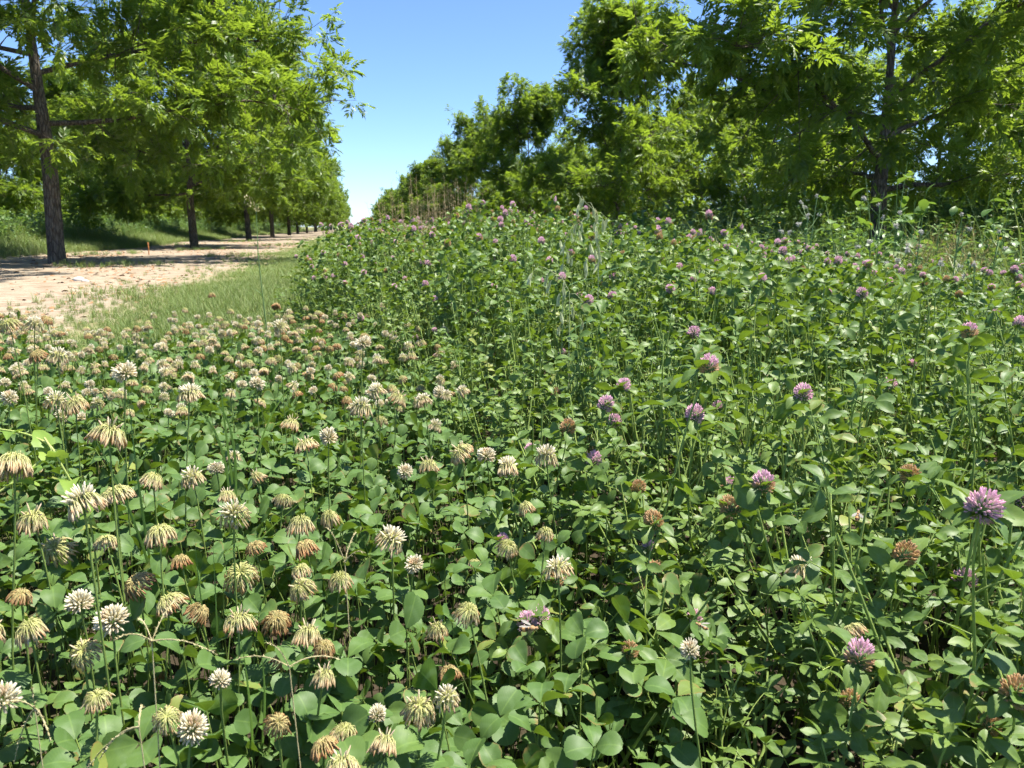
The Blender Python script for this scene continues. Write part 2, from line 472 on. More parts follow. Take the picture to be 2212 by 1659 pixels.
C_wleaf = proto_collection('white_leaf', [merged_white_leaf(k) for k in range(9)])

def red_leaf_variant(seed, pet):
    r = np.random.default_rng(seed)
    t = np.linspace(0, 1, 4)
    pts = np.stack([pet * t * .75, np.zeros(4), pet * (t * .8 - .15 * t * t)], 1)
    st = MB(); tube(st, pts, np.linspace(.0011, .0008, 4), 4, 0, (0, 0, .5))
    end = T(*pts[-1]) @ Rot('y', r.uniform(-.15, .35)) @ Rot('x', r.normal(0, .25))
    ls = []
    for ang in (0, 1.45, -1.45):
        ls.append((r.integers(0, 4), end @ Rot('z', ang + r.normal(0, .15)) @ T(.001, 0, 0) @ Rot('y', -r.uniform(-.55, .65)) @ Rot('x', r.normal(0, .45)) @ S(r.uniform(.75, 1.12))))
    return st, ls
RLV = [red_leaf_variant(200 + k, p) for k, p in enumerate([.045, .06, .035, .018, .012, .05])]
def red_leaf_mb(k):
    st, ls = RLV[k]; mb = MB(); mb.merge(st, None, {0: 1})
    for i, M in ls: mb.merge(RL[i], M)
    return mb
RLEAF = [red_leaf_mb(k) for k in range(6)]
RLEAF_me = [m.mesh('red_clover_leaf', [M_rleaf, M_rstem]) for m in RLEAF]
RPET_me = [st.mesh('leaf_stalk', [M_rstem]) for st, ls in RLV]

# ------------------------------------------------------------------ flower heads
def floret_geo(mb, p0, d, length, rad, age, rnd, sides=4, curve=0.0, t0=0.0, mat=0):
    d = np.asarray(d, float); d = d / np.linalg.norm(d)
    s = np.array([0, .3, .65, .88, 1.0])
    pts = p0 + np.outer(s, d) * length + np.outer(s * s, [0, 0, curve * length])
    n = len(s); at = np.zeros((n * sides, 3)); at[:, 0] = np.repeat(t0 + (1 - t0) * s, sides); at[:, 1] = age; at[:, 2] = rnd
    tmp = MB(); tube(tmp, pts, rad * np.array([.35, .62, 1.0, .72, .12]), sides)
    mb.add(tmp.v[0], tmp.f[0], at, mat)
def sph(n, r, zmin=-1, zmax=1):
    k = np.arange(n) + .5
    z = zmax - (zmax - zmin) * k / n
    ph = k * 2.39996
    q = np.sqrt(np.maximum(0, 1 - z * z))
    return np.stack([q * np.cos(ph), q * np.sin(ph), z], 1) + r.normal(0, .08, (n, 3))
def droop_set(mb, r, n, Rm, age=(.75, 1.0), zt=.002, inner=.35, length=.0095):
    for k in range(n):
        a = k * 2.39996 + r.normal(0, .15); q = inner + (1 - inner) * ((k + .5) / n) ** .6
        ro = Rm * q * r.uniform(.88, 1.08); up = .0035 * (1.25 - q) + r.uniform(0, .0015)
        ca, sa = math.cos(a), math.sin(a)
        z1 = zt + up - .006 * q
        s = np.linspace(0, 1, 5)
        rr = ro * np.sin(s * 1.5); zz = zt + up * np.sin(s * 2.6) * 1.3 + (z1 - zt) * s ** 2
        pts = np.stack([rr * ca, rr * sa, zz], 1); rnd = r.uniform(0, 1)
        at = np.zeros((15, 3)); at[:, 0] = np.repeat(s * .25, 3); at[:, 1] = 1; at[:, 2] = .5 + .4 * (rnd - .5)
        tmp = MB(); tube(tmp, pts, .00042, 3); mb.add(tmp.v[0], tmp.f[0], at)
        d = np.array([ca * .28, sa * .28, -1]) + r.normal(0, .16, 3)
        floret_geo(mb, pts[-1], d, length * r.uniform(.75, 1.2), .00090, r.uniform(*age), rnd, 4, 0, .28)
def fresh_set(mb, r, n, zmin, zmax, length=.0085, base=.0035, age=(0, .08), green_top=False, droop=0.0):
    for d in sph(n, r, zmin, zmax):
        d = d / np.linalg.norm(d); rnd = r.uniform(0, 1); L = length * r.uniform(.85, 1.15); ag = r.uniform(*age)
        if green_top and d[2] > .72: L *= .72; ag = .45 + .3 * r.uniform()
        if d[2] < -.15: ag = min(1, ag + r.uniform(.1, .5))
        d2 = d + np.array([0, 0, .25 - droop])
        floret_geo(mb, d * base, d2, L, .00092, ag, rnd, 4, .12, .12)
def white_head(kind, seed):
    r = np.random.default_rng(seed); parts = {}; q = r.uniform(.9, 1.3)
    if kind == 'fresh':
        mb = MB(); fresh_set(mb, r, int(112 * q), -.8, 1, green_top=seed % 2 == 0); parts['florets'] = mb
    elif kind == 'mixed':
        mb = MB(); fresh_set(mb, r, 46 if seed % 2 else 26, .12, 1, length=.0095, age=(0, .12)); parts['florets'] = mb
        mb = MB(); droop_set(mb, r, int(54 * q), .0115, (.45, .9)); parts['withered_florets'] = mb
    elif kind == 'drooping':
        mb = MB(); droop_set(mb, r, int(96 * q), .0125 * r.uniform(.86, 1.08), (.7, 1.0)); parts['withered_florets'] = mb
        if seed % 3 == 0:
            mb = MB(); fresh_set(mb, r, 6, .3, .95, length=.010, age=(.3, .6)); parts['florets'] = mb
    else:
        mb = MB(); droop_set(mb, r, int(92 * q), .0118, (.95, 1.0), length=.0088); parts['withered_florets'] = mb
    return {k: v.mesh(k, [M_wbrown if kind == 'brown' else M_wflor]) for k, v in parts.items()}
WHEAD = {k: [white_head(k, 300 + 10 * i + s) for s in range(7)] for i, k in enumerate(['fresh', 'mixed', 'drooping', 'brown'])}
def stem_unit(seed, rad, mat):
    r = np.random.default_rng(seed); lean = r.uniform(-.03, .03, 2); w = r.uniform(-.006, .006, 2)
    t = np.linspace(0, 1, 8)
    pts = np.stack([lean[0] * t ** 1.6 + w[0] * np.sin(t * 5), lean[1] * t ** 1.6 + w[1] * np.sin(t * 4.2), t], 1)
    mb = MB(); tube(mb, pts, rad, 6, 0, (0, 0, .5))
    return mb.mesh('stem', [mat]), pts[-1, :2]
WSTEM = [stem_unit(400 + k, .0011, M_wstem) for k in range(6)]

def red_head(kind, seed):
    r = np.random.default_rng(seed); parts = {}
    def ov(n, z0, z1): return sph(n, r, z0, z1)
    A = np.array([.0072, .0072, .0105])
    def put(mb, dirs, age, L=.0082, rad=.00105):
        for d in dirs:
            d = d / np.linalg.norm(d)
            dd = d * np.array([1, 1, .75]) + np.array([0, 0, .62])
            floret_geo(mb, d * A + np.array([0, 0, .004]), dd, L * r.uniform(.8, 1.12), rad, r.uniform(*age), r.uniform(), 4, .1, .05)
    if kind == 'pink':
        mb = MB(); put(mb, ov(140, -.8, 1), (0, .08)); parts['florets'] = mb
    elif kind == 'half':
        mb = MB(); put(mb, ov(62, .2, 1), (0, .15)); parts['florets'] = mb
        mb = MB(); put(mb, ov(80, -.8, .25), (.7, 1), .0075); parts['withered_florets'] = mb
    else:
        mb = MB(); put(mb, ov(135, -.8, 1), (.88, 1), .0072, .0011); parts['withered_florets'] = mb
    c = MB()
    th = np.linspace(0, 2 * math.pi, 9)[:-1]
    pr = [(-.007, .0012), (-.005, .0050), (.002, .0074), (.010, .0060), (.0140, .001)]
    vs = np.array([(q * math.cos(a), q * math.sin(a), z) for z, q in pr for a in th])
    fs = [(i * 8 + j, i * 8 + (j + 1) % 8, i * 8 + 8 + (j + 1) % 8, i * 8 + 8 + j) for i in range(4) for j in range(8)]
    c.add(vs, fs, (0, 0, .5)); parts['calyx'] = c
    return {k: v.mesh(k, [M_calyx if k == 'calyx' else M_pink]) for k, v in parts.items()}, parts
RHEAD_ALL = {k: [red_head(k, 500 + 10 * i + s) for s in range(3)] for i, k in enumerate(['pink', 'half', 'brown'])}
RHEAD = {k: [p[0] for p in v] for k, v in RHEAD_ALL.items()}

# ------------------------------------------------------------------ red clover plants
def red_plant_variant(seed, headed=True):
    r = np.random.default_rng(seed)
    h = .45; lean = r.uniform(-.10, .10, 2)
    t = np.linspace(0, 1, 9)
    path = lambda q: np.array([lean[0] * q ** 1.5 + .008 * math.sin(q * 7 + seed), lean[1] * q ** 1.5 + .008 * math.cos(q * 6 + seed), h * q])
    st = MB(); tube(st, [path(q) for q in t], np.linspace(.0021, .0013, 9), 5, 0, (0, 0, .4))
    leaves = []
    a = r.uniform(0, 6.28)
    for q in np.concatenate([np.linspace(.22, .90, 7), [.95]]):
        a += 2.4 + r.normal(0, .3)
        k = int(r.choice([0, 1, 2, 5])) if q < .85 else int(r.choice([2, 3]))
        leaves.append((k, T(*path(q)) @ Rot('z', a) @ Rot('y', r.uniform(-.7, .45)) @ Rot('x', r.normal(0, .4)) @ S(r.uniform(.6, 1.1))))
    heads = []
    if headed:
        for s in (0, 1):
            leaves.append((4, T(*path(.985)) @ Rot('z', a + 1.2 + s * 2.9) @ Rot('y', -.1) @ S(r.uniform(.8, 1.0))))
        heads.append(T(*path(1.0)) @ Rot('x', lean[1] * -2 + r.normal(0, .2)) @ Rot('y', lean[0] * 2 + r.normal(0, .2)))
    else:
        leaves.append((3, T(*path(1.0)) @ Rot('z', a + 1) @ Rot('y', -.6) @ S(.8)))
        for s in range(2):      # a side shoot
            q = r.uniform(.3, .6); b = r.uniform(0, 6.28); p0 = path(q); e = p0 + np.array([math.cos(b) * .06, math.sin(b) * .06, .10])
            tube(st, [p0, (p0 + e) / 2 + [0, 0, -.01], e], [.0013, .0011, .001], 4, 0, (0, 0, .4))
            for w in range(2):
                leaves.append((int(r.choice([2, 3, 5])), T(*e) @ Rot('z', b + w * 2.6) @ Rot('y', -.2) @ S(r.uniform(.7, .95))))
    return st, leaves, heads
RPV = [red_plant_variant(600 + k, True) for k in range(6)]
RPN = [red_plant_variant(700 + k, False) for k in range(6)]
RPV_stem = [st.mesh('stem', [M_rstem]) for st, l, h in RPV]
def merged_red(v, headkind=None, hk=0):
    st, leaves, heads = v; mb = MB(); mb.merge(st, None, {0: 1})
    for k, M in leaves: mb.merge(RLEAF[k], M)
    if headkind:
        for M in heads:
            for nm, q in RHEAD_ALL[headkind][hk][1].items(): mb.merge(q, M, {0: 3 if nm == 'calyx' else 2})
    return mb.mesh('red_clover', [M_rleaf, M_rstem, M_pink, M_calyx])
C_red = proto_collection('red_clover', [merged_red(v) for v in RPN] +
                         [merged_red(RPV[0], 'pink', 0), merged_red(RPV[1], 'pink', 1), merged_red(RPV[2], 'half', 0), merged_red(RPV[3], 'brown', 1)])

def spread(n_per, x0, x1, y0, y1, rng):
    """jittered grid of about n_per points per square metre"""
    st = 1 / math.sqrt(n_per)
    xs = np.arange(x0, x1, st); ys = np.arange(y0, y1, st)
    X, Y = np.meshgrid(xs, ys); X = X.ravel() + rng.uniform(-.6, .6, X.size) * st; Y = Y.ravel() + rng.uniform(-.6, .6, Y.size) * st
    return X, Y

def strip_right(y): return np.interp(y, [-1, 2, 5, 10, 80], [2.6, 3.3, 3.6, 3.6, 3.4])

# ---- the mass of red clover, kept low where it would hide a head that shows in the photograph
RH = """2118,1103,75,p 2085,1265,50,p 1855,1430,66,h 2190,1505,75,b 1138,1382,46,p 1168,1368,44,p 1283,1000,36,p 1500,905,42,p 1550,885,27,p 1345,840,32,p
1305,880,36,p 1330,915,30,p 1225,930,38,b 1530,800,45,h 1570,1055,36,h 1650,1055,50,h 1580,1105,48,b 1415,1135,46,b 1970,1035,46,b 1950,1205,55,b 1375,1060,36,b
1400,1210,28,p 1500,1370,34,p 1360,1445,42,b 1735,858,40,p 1925,835,27,p 1830,1555,46,b 2130,1610,52,b 1145,995,27,p 1085,1195,27,p 1200,855,25,b 1200,1285,45,b
1450,628,20,p 1537,635,20,p 1323,600,17,p 970,662,16,p 1035,680,16,p 1115,712,18,h 898,735,16,p 1215,768,19,p 1210,745,17,b 2195,1088,40,p 1275,803,22,b
1660,710,18,p 1970,793,22,p 1310,715,17,p 1410,1265,40,b 1380,1300,36,b 1700,760,18,b 1345,552,15,b 1340,492,11,p 1370,495,11,h 1330,505,11,p 1145,490,10,h
1010,450,13,p 1045,440,11,p 1645,538,13,p 1795,590,17,b 2190,585,17,p 2200,605,17,h 925,572,13,p 815,575,11,p 865,770,16,p 1735,625,14,p 2070,640,18,b 1880,700,19,b
1490,735,17,b 1612,740,17,b 1785,715,19,p 1095,660,15,h 2150,680,17,p 1590,615,15,b 1065,560,12,p 1240,560,13,h 1425,745,18,h 1250,640,15,p 780,690,15,p 720,600,11,p"""
def shown_heads():
    out = []
    for tok in RH.split()[:52]:
        a, b, c, k = tok.split(','); c = int(c); d = .028 * FW / c; p = at_depth(int(a), int(b), d)
        if p[2] < .14: d *= (CAM_H - .14) / (CAM_H - p[2])
        out.append((int(a), int(b), c, d))
    return np.array(out, float)
SHOWN = shown_heads()
def keep_low(X, Y, h, pad=34):
    """shorten plants that stand between the camera and one of those heads"""
    h = h.copy()
    for k in range(len(X)):
        if np.hypot(X[k], Y[k]) > 2.6: continue
        for q in (1.0, .8, .6):
            pr = project((X[k], Y[k], h[k] * q))
            if pr is None: continue
            hit = (SHOWN[:, 3] > pr[2] - .02) & (np.hypot(SHOWN[:, 0] - pr[0], SHOWN[:, 1] - pr[1]) < SHOWN[:, 2] * .55 + pad / max(.5, pr[2]))
            if hit.any(): h[k] *= .55; break
    return h
def build_red_mass():
    P, RO, SCL, ID = [], [], [], []
    zones = [(195, -.55, 1.6, -.7, 2.4), (145, 2.4, 6.0, None, None), (80, 6, 15, None, None), (30, 15, 70, None, None)]
    for k, z in enumerate(zones):
        dens = z[0]
        if k == 0: X, Y = spread(dens, -.1, 3.4, -.6, 2.4, RNG)
        else: X, Y = spread(dens, -.8, 3.9, z[1], z[2], RNG)
        ok = (X > bound(Y) + RNG.normal(0, .06, X.size)) & (X < strip_right(Y) + RNG.normal(0, .15, X.size))
        ok &= np.hypot(X, Y) > .16
        X, Y = X[ok], Y[ok]
        pat = np.sin(X * 5.1 + 1.3 * np.sin(Y * 2.3)) * np.sin(Y * 4.3 + X * 1.7)
        h = red_h(X, Y) * (RNG.uniform(.55, 1.14, X.size) + .13 * pat)
        if k == 0: h = keep_low(X, Y, keep_low(X, Y, h))
        s = h / .45
        hd = RNG.uniform(0, 1, X.size) < (.0 if k == 0 else .13 if k == 1 else .16 if k == 2 else .2)
        idx = np.where(hd, RNG.choice([6, 6, 7, 7, 8, 9], X.size), RNG.integers(0, 6, X.size))
        s = np.where(hd, s * 1.1, s)
        wide = [1.0, 1.0, 1.45, 2.0][k]
        sxy = np.clip(s, .72, 1.1) * wide
        P.append(np.stack([X, Y, ground_z(X, Y) - .004], 1))
        RO.append(np.stack([RNG.normal(0, .12, X.size), RNG.normal(0, .12, X.size), RNG.uniform(0, 6.28, X.size)], 1))
        SCL.append(np.stack([sxy, sxy, s], 1)); ID.append(idx)
    scatter('red_clover_stand', 'dense stand of leafy red clover filling the strip between the tree rows',
            np.concatenate(P), np.concatenate(RO), np.concatenate(SCL), np.concatenate(ID), C_red)
build_red_mass()
def build_stalks():
    me = []
    for k in range(4):
        r = np.random.default_rng(800 + k); mb = MB()
        for j in range(4):
            b = np.array([*r.normal(0, .03, 2), 0]); t = b + np.array([*r.normal(0, .07, 2), .45 * r.uniform(.7, 1.0)])
            tube(mb, [b, (b + t) / 2 + np.array([*r.normal(0, .012, 2), 0]), t], [.0026, .0022, .0014], 5, 0, (0, 0, .5))
        me.append(mb.mesh('stalks', [M_rstem]))
    C = proto_collection('stalks', me); X, Y = spread(70, -.3, 3.4, -.3, 5.5, RNG)
    ok = (X > bound(Y)) & (X < strip_right(Y)) & (np.hypot(X, Y) > .3); X, Y = X[ok], Y[ok]; n = len(X)
    s = red_h(X, Y) / .45 * RNG.uniform(.8, 1.15, n)
    scatter('clover_stalks', 'bare pale green stalks standing through the red clover', np.stack([X, Y, ground_z(X, Y)], 1),
            np.stack([np.zeros(n), np.zeros(n), RNG.uniform(0, 6.28, n)], 1), np.stack([np.ones(n), np.ones(n), s], 1), RNG.integers(0, 4, n), C)
build_stalks()

# ---- white clover leaves: the ones that show largest are things of their own
def white_zone(x, y):
    far = 3.65 + .35 * np.sin(x * 3 + 1) + .2 * np.sin(x * 7)
    return (x < bound(y) + .12) & (y < far) & (x > -1.95 - .15 * np.sin(y * 4)) & (np.hypot(x, y) > .17)
BANDS = [(1540, 'along bottom edge'), (1380, 'just above bottom edge'), (1230, 'in lowest quarter'), (1090, 'a third up'),
         (960, 'below mid-height'), (840, 'at mid-height'), (700, 'just above mid-height'), (570, 'below the horizon'), (0, 'against the trees')]
def band_of(py):
    for lim, nm in BANDS:
        if py >= lim: return nm
def label_by_place(items, text, columns=None):
    """items: (object, px, py); text(ordinal, place) -> label"""
    by = {}
    for o, px, py in items:
        c = '' if columns is None else [w for lim, w in columns if px >= lim][0]
        by.setdefault((c + ' ' + band_of(py)).strip(), []).append((px, o))
    for b, l in by.items():
        l.sort(key=lambda q: q[0])
        for k, (px, o) in enumerate(l): o['label'] = text(ordinal(k + 1), b)

def build_white_leaves():
    X, Y = spread(1300, -2.2, .5, -.5, 4.1, RNG)
    ok = white_zone(X, Y) & (RNG.uniform(0, 1, X.size) < np.interp(X - bound(Y), [-.3, .12], [1, .45]))
    ok &= RNG.uniform(0, 1, X.size) < np.interp(Y, [1.5, 3.8], [1, .6])
    X, Y = X[ok], Y[ok]
    s = RNG.uniform(.62, 1.22, X.size); sz = s * RNG.uniform(.75, 1.15, X.size)
    sx = np.clip(s, .68, 1.05) * RNG.uniform(.82, 1.06, X.size)
    rz = RNG.uniform(0, 6.28, X.size); rx = RNG.normal(0, .14, X.size); ry = RNG.normal(0, .14, X.size)
    sz = keep_low(X, Y, sz * .155, 12) / .155
    idx = RNG.integers(0, 9, X.size)
    # the 300 that show largest: near, high in the canopy, in view
    score = []
    for k in range(X.size):
        p = project((X[k], Y[k], .155 * sz[k]))
        score.append(-1 if p is None or not (20 < p[0] < 2190 and 700 < p[1] < 1640) else sx[k] / p[2] * (1 if sz[k] > .95 else .3))
    near = np.argsort(-np.array(score))[:300]
    keep = np.ones(X.size, bool); keep[near] = False
    items = []
    for k in near:
        M = T(X[k], Y[k], float(ground_z(X[k], Y[k]))) @ mat3(rx[k], ry[k], rz[k]) @ S(sx[k], sx[k], sz[k])
        st, ls = WLV[idx[k]]
        e = empty('clover_leaf', M); tag(e, None, 'leaf', 'white clover leaves in the foreground')
        mesh_obj('leaf_stalk', WLV_stem[idx[k]], e)
        for i, LM in ls: mesh_obj('leaflet', WL_me[i], e, LM)
        p = project((M @ np.array([0, 0, .155, 1]))[:3]); items.append((e, p[0], p[1]))
    label_by_place(items, lambda n, b: 'round three-part clover leaf, %s from left %s' % (n, b),
                   [(740, 'at right of patch'), (370, 'amid patch'), (-999, 'at left of patch')])
    scatter('white_clover_leaves', 'carpet of round three-part white clover leaves on the left', np.stack([X, Y, ground_z(X, Y)], 1)[keep],
            np.stack([rx, ry, rz], 1)[keep], np.stack([sx, sx, sz], 1)[keep], idx[keep], C_wleaf)
def build_understorey():
    X, Y = spread(430, .05, 2.2, -.3, 2.6, RNG)
    ok = (X > bound(Y) - .1) & (np.hypot(X, Y) > .2) & (RNG.uniform(0, 1, X.size) < np.interp(X - bound(Y), [0, .5, 1.5], [1, .8, .5])); X, Y = X[ok], Y[ok]; n = len(X)
    s = RNG.uniform(.5, .85, n)
    scatter('clover_understorey', 'low clover leaves filling the shade under the red clover', np.stack([X, Y, ground_z(X, Y)], 1),
            np.stack([RNG.normal(0, .2, n), RNG.normal(0, .2, n), RNG.uniform(0, 6.28, n)], 1), np.stack([s, s, s * RNG.uniform(.6, 1.2, n)], 1), RNG.integers(0, 9, n), C_wleaf)
build_understorey()
def build_low_leaves():
    X, Y = spread(650, -1.2, .3, .1, 2.4, RNG); ok = white_zone(X, Y); X, Y = X[ok], Y[ok]; n = len(X); s = RNG.uniform(.45, .75, n)
    scatter('low_clover_leaves', 'small low clover leaves in the shade of the white clover', np.stack([X, Y, ground_z(X, Y)], 1),
            np.stack([RNG.normal(0, .25, n), RNG.normal(0, .25, n), RNG.uniform(0, 6.28, n)], 1), np.stack([s, s, s * RNG.uniform(.5, 1.1, n)], 1), RNG.integers(0, 9, n), C_wleaf)
build_low_leaves()
def mat3(rx, ry, rz): return Rot('z', rz) @ Rot('y', ry) @ Rot('x', rx)
build_white_leaves()

# ---- white clover flower heads
WH = """180,1085,85,m 250,1065,65,d 70,1120,65,d 30,1000,72,d 120,1185,58,d 345,1150,68,d 235,935,68,d 505,1110,70,m 650,1130,55,d 660,1182,52,b
710,1115,42,d 295,1260,62,b 365,1300,62,d 430,1320,50,b 520,1240,62,d 390,1210,45,b 515,1340,58,d 597,1340,58,b 650,1268,52,d 665,1368,58,d 700,1398,50,b
650,1230,42,d 65,1357,62,d 45,1285,48,b 172,1303,65,f 242,1340,70,f 180,1408,60,d 475,1470,55,f 415,1573,78,f 612,1425,40,b 210,1507,48,d 360,1550,55,d
600,1562,52,b 700,1460,52,d 700,1610,62,b 745,1578,48,d 830,1605,60,d 905,1530,68,d 815,1545,45,f 740,1650,60,d 735,1250,55,d 845,1165,68,m 895,1220,45,f
1010,1320,58,d 945,1358,38,d 970,1450,40,b 965,1505,55,m 1097,1180,42,d 1135,1095,40,d 1178,1150,38,d 1205,1225,55,m 995,975,50,d 925,1005,38,d 1000,845,27,m
875,1020,40,f 1050,985,42,f 1097,1010,45,m 1180,985,50,m 710,945,50,f 660,960,45,d 415,1030,50,m 467,1012,38,f 815,845,40,m 780,880,45,m 860,860,36,d
915,865,40,m 950,850,30,f 940,920,30,m 605,705,38,m 410,850,50,m 270,805,55,f 120,865,50,m 163,872,45,d 20,860,42,f 125,770,45,m 785,742,40,f 555,830,40,f
630,915,36,d 490,1070,35,d 1730,1230,65,m 1490,1405,48,f 550,1180,42,b 228,1168,48,d 330,1035,44,d 80,765,34,b 555,1030,30,d 612,1078,34,d 1840,1360,50,d
20,700,40,d 75,700,34,m 100,690,28,b 470,635,16,b 597,660,20,b 960,715,20,f 1085,690,16,m 1130,815,18,f 1025,1215,30,d 1010,1100,24,b 505,985,30,m 345,1455,30,b"""
def build_white_flowers():
    kinds = {'f': 'fresh', 'm': 'mixed', 'd': 'drooping', 'b': 'brown'}
    words = {'fresh': 'round fresh white clover head', 'mixed': 'half-faded clover head, white top, drooping skirt',
             'drooping': 'faded tan clover head with drooping florets', 'brown': 'withered rust-brown clover head'}
    spots = []
    for tok in WH.split():
        a, b, c, k = tok.split(','); a, b, c = int(a), int(b), int(c)
        d = .026 * FW / c
        p1 = at_height(a, b, RNG.uniform(.215, .26)); p2 = at_depth(a, b, d)
        t1 = (p1 @ CF - CAM_H * CF[2]); w = np.clip(t1, d * .72, d * 1.35)
        p = at_depth(a, b, w)
        spots.append((p, np.clip(c * w / FW / .026, .75, 1.3), kinds[k]))
    tries = 0; pts = [s[0][:2] for s in spots]; cnt = 0
    while cnt < 640 and tries < 20000:
        tries += 1
        x, y = RNG.uniform(-1.95, .4), RNG.uniform(-.4, 4.0)
        if not white_zone(x, y) or RNG.uniform() > np.interp(x - bound(y), [-.5, .1], [1, .35]): continue
        pr = project((x, y, .24))
        if y > 0 and pr is not None and -60 < pr[0] < 2272 and pr[1] < 1760 and pr[1] > 870: continue      # the near ones are placed above
        if pr is None or pr[1] > 1760 or pr[0] < -500: continue
        if min(np.hypot(*(np.array((x, y)) - q)) for q in pts) < .031: continue
        z = RNG.normal(.235, .022); pts.append(np.array((x, y))); cnt += 1
        spots.append((np.array([x, y, z]), RNG.uniform(.78, 1.12), str(RNG.choice(['fresh', 'mixed', 'drooping', 'brown'], p=[.19, .33, .31, .17]))))
    seen = []
    for s in spots:
        pr = project(s[0]); vis = in_view(s[0], 30)
        seen.append((s[1] / pr[2] if vis else 0))
    order = np.argsort(-np.array(seen)); items = {}
    rest_pts, rest_rot, rest_scl, rest_idx = [], [], [], []
    protos, pk = [], {}
    for k in ('fresh', 'mixed', 'drooping', 'brown'):
        mb_list = WHEAD[k][:2]
    for rank, q in enumerate(order):
        p, s, kind = spots[q]
        v = int(RNG.integers(0, 7)); sv = int(RNG.integers(0, 6)); me, lean = WSTEM[sv]
        a = RNG.uniform(0, 6.28); ca, sa = math.cos(a), math.sin(a)
        gx = p[0] - (lean[0] * ca - lean[1] * sa); gy = p[1] - (lean[0] * sa + lean[1] * ca); gz = float(ground_z(gx, gy))
        h = p[2] - gz
        if rank >= 300 or seen[q] == 0:
            FAR.append((T(gx, gy, gz) @ Rot('z', a), h, lean, s, kind, v, sv)); continue
        e = empty('white_clover_flower', T(gx, gy, gz) @ Rot('z', a)); tag(e, None, 'flower', 'white clover flowers')
        mesh_obj('stem', me, e, S(1, 1, h))
        HM = T(lean[0], lean[1], h) @ Rot('x', RNG.normal(0, .30)) @ Rot('y', RNG.normal(0, .30)) @ Rot('z', RNG.uniform(0, 6.28)) @ S(s * RNG.uniform(.86, 1.14), s * RNG.uniform(.86, 1.14), s * RNG.uniform(.85, 1.2))
        for nm, hm in WHEAD[kind][v].items(): mesh_obj(nm, hm, e, HM)
        pr = project(p); items.setdefault(kind, []).append((e, pr[0], pr[1]))
    for kind, it in items.items():
        label_by_place(it, lambda n, b, w=words[kind]: '%s, %s from left %s' % (w, n, b))
FAR = []
build_white_flowers()
def build_far_white():
    """the heads past the 300 that show largest: one mass, scattered"""
    if not FAR: return
    def arrays(me):
        n = len(me.vertices); v = np.empty(n * 3); me.vertices.foreach_get('co', v); a = np.empty(n * 3); me.attributes['lc'].data.foreach_get('vector', a)
        f = np.empty(len(me.loops), int); me.loops.foreach_get('vertex_index', f); return v.reshape(-1, 3), f.reshape(-1, 4), a.reshape(-1, 3)
    kinds = ['fresh', 'mixed', 'drooping', 'brown']; protos = []
    for k, kind in enumerate(kinds):
        for v in range(3):
            mb = MB(); me, lean = WSTEM[(k + v) % 6]
            V, F, A = arrays(me); mb.add(V * [1, 1, .24], F, A, 1)
            for hm in WHEAD[kind][v * 2].values():
                V, F, A = arrays(hm); mb.add(V + [lean[0], lean[1], .24], F, A, 2 if kind == 'brown' else 0)
            protos.append(mb.mesh('small_clover_flower', [M_wflor, M_wstem, M_wbrown]))
    P = np.array([f[0][:3, 3] for f in FAR]); n = len(FAR)
    rot = np.stack([RNG.normal(0, .12, n), RNG.normal(0, .12, n), RNG.uniform(0, 6.28, n)], 1)
    scl = np.array([(f[3], f[3], f[1] / .24) for f in FAR]); idx = np.array([kinds.index(f[4]) * 3 + f[5] % 3 for f in FAR])
    scatter('small_white_clover_flowers', 'smallest white and tan clover heads thinning out towards the grass', P, rot, scl, idx, proto_collection('small_flower', protos))
build_far_white()

# ---- red clover plants with heads
def make_red_plant(pos, kind, subparts):
    """plant whose flower head sits at pos"""
    v = int(RNG.integers(0, 6)); st, leaves, heads = RPV[v]; top = heads[0][:3, 3]
    a = RNG.uniform(0, 6.28)
    gz = float(ground_z(pos[0], pos[1])); s = max(.35, (pos[2] - gz) / top[2]); sx = min(max(s, .75), 1.15)
    off = Rot('z', a)[:3, :3] @ (top * [sx, sx, s])
    x, y = pos[0] - off[0], pos[1] - off[1]
    e = empty('red_clover_plant', T(x, y, gz) @ Rot('z', a)); D = S(sx, sx, s)
    tag(e, None, 'plant', 'red clover plants in flower')
    mesh_obj('stem', RPV_stem[v], e, D)
    for k, M in leaves:
        L = M.copy(); L[:3, 3] *= [sx, sx, s]
        if subparts:
            l = mesh_obj('leaf', RPET_me[k], e, L)
            for i, LM in RLV[k][1]: mesh_obj('leaflet', RL_me[i], l, LM)
        else: mesh_obj('leaf', RLEAF_me[k], e, L)
    H = heads[0].copy(); H[:3, 3] *= [sx, sx, s]
    for nm, hm in RHEAD[kind][int(RNG.integers(0, 3))].items(): mesh_obj(nm, hm, e, H @ S(SIZE[0]))
    return e
SIZE = [1.0]
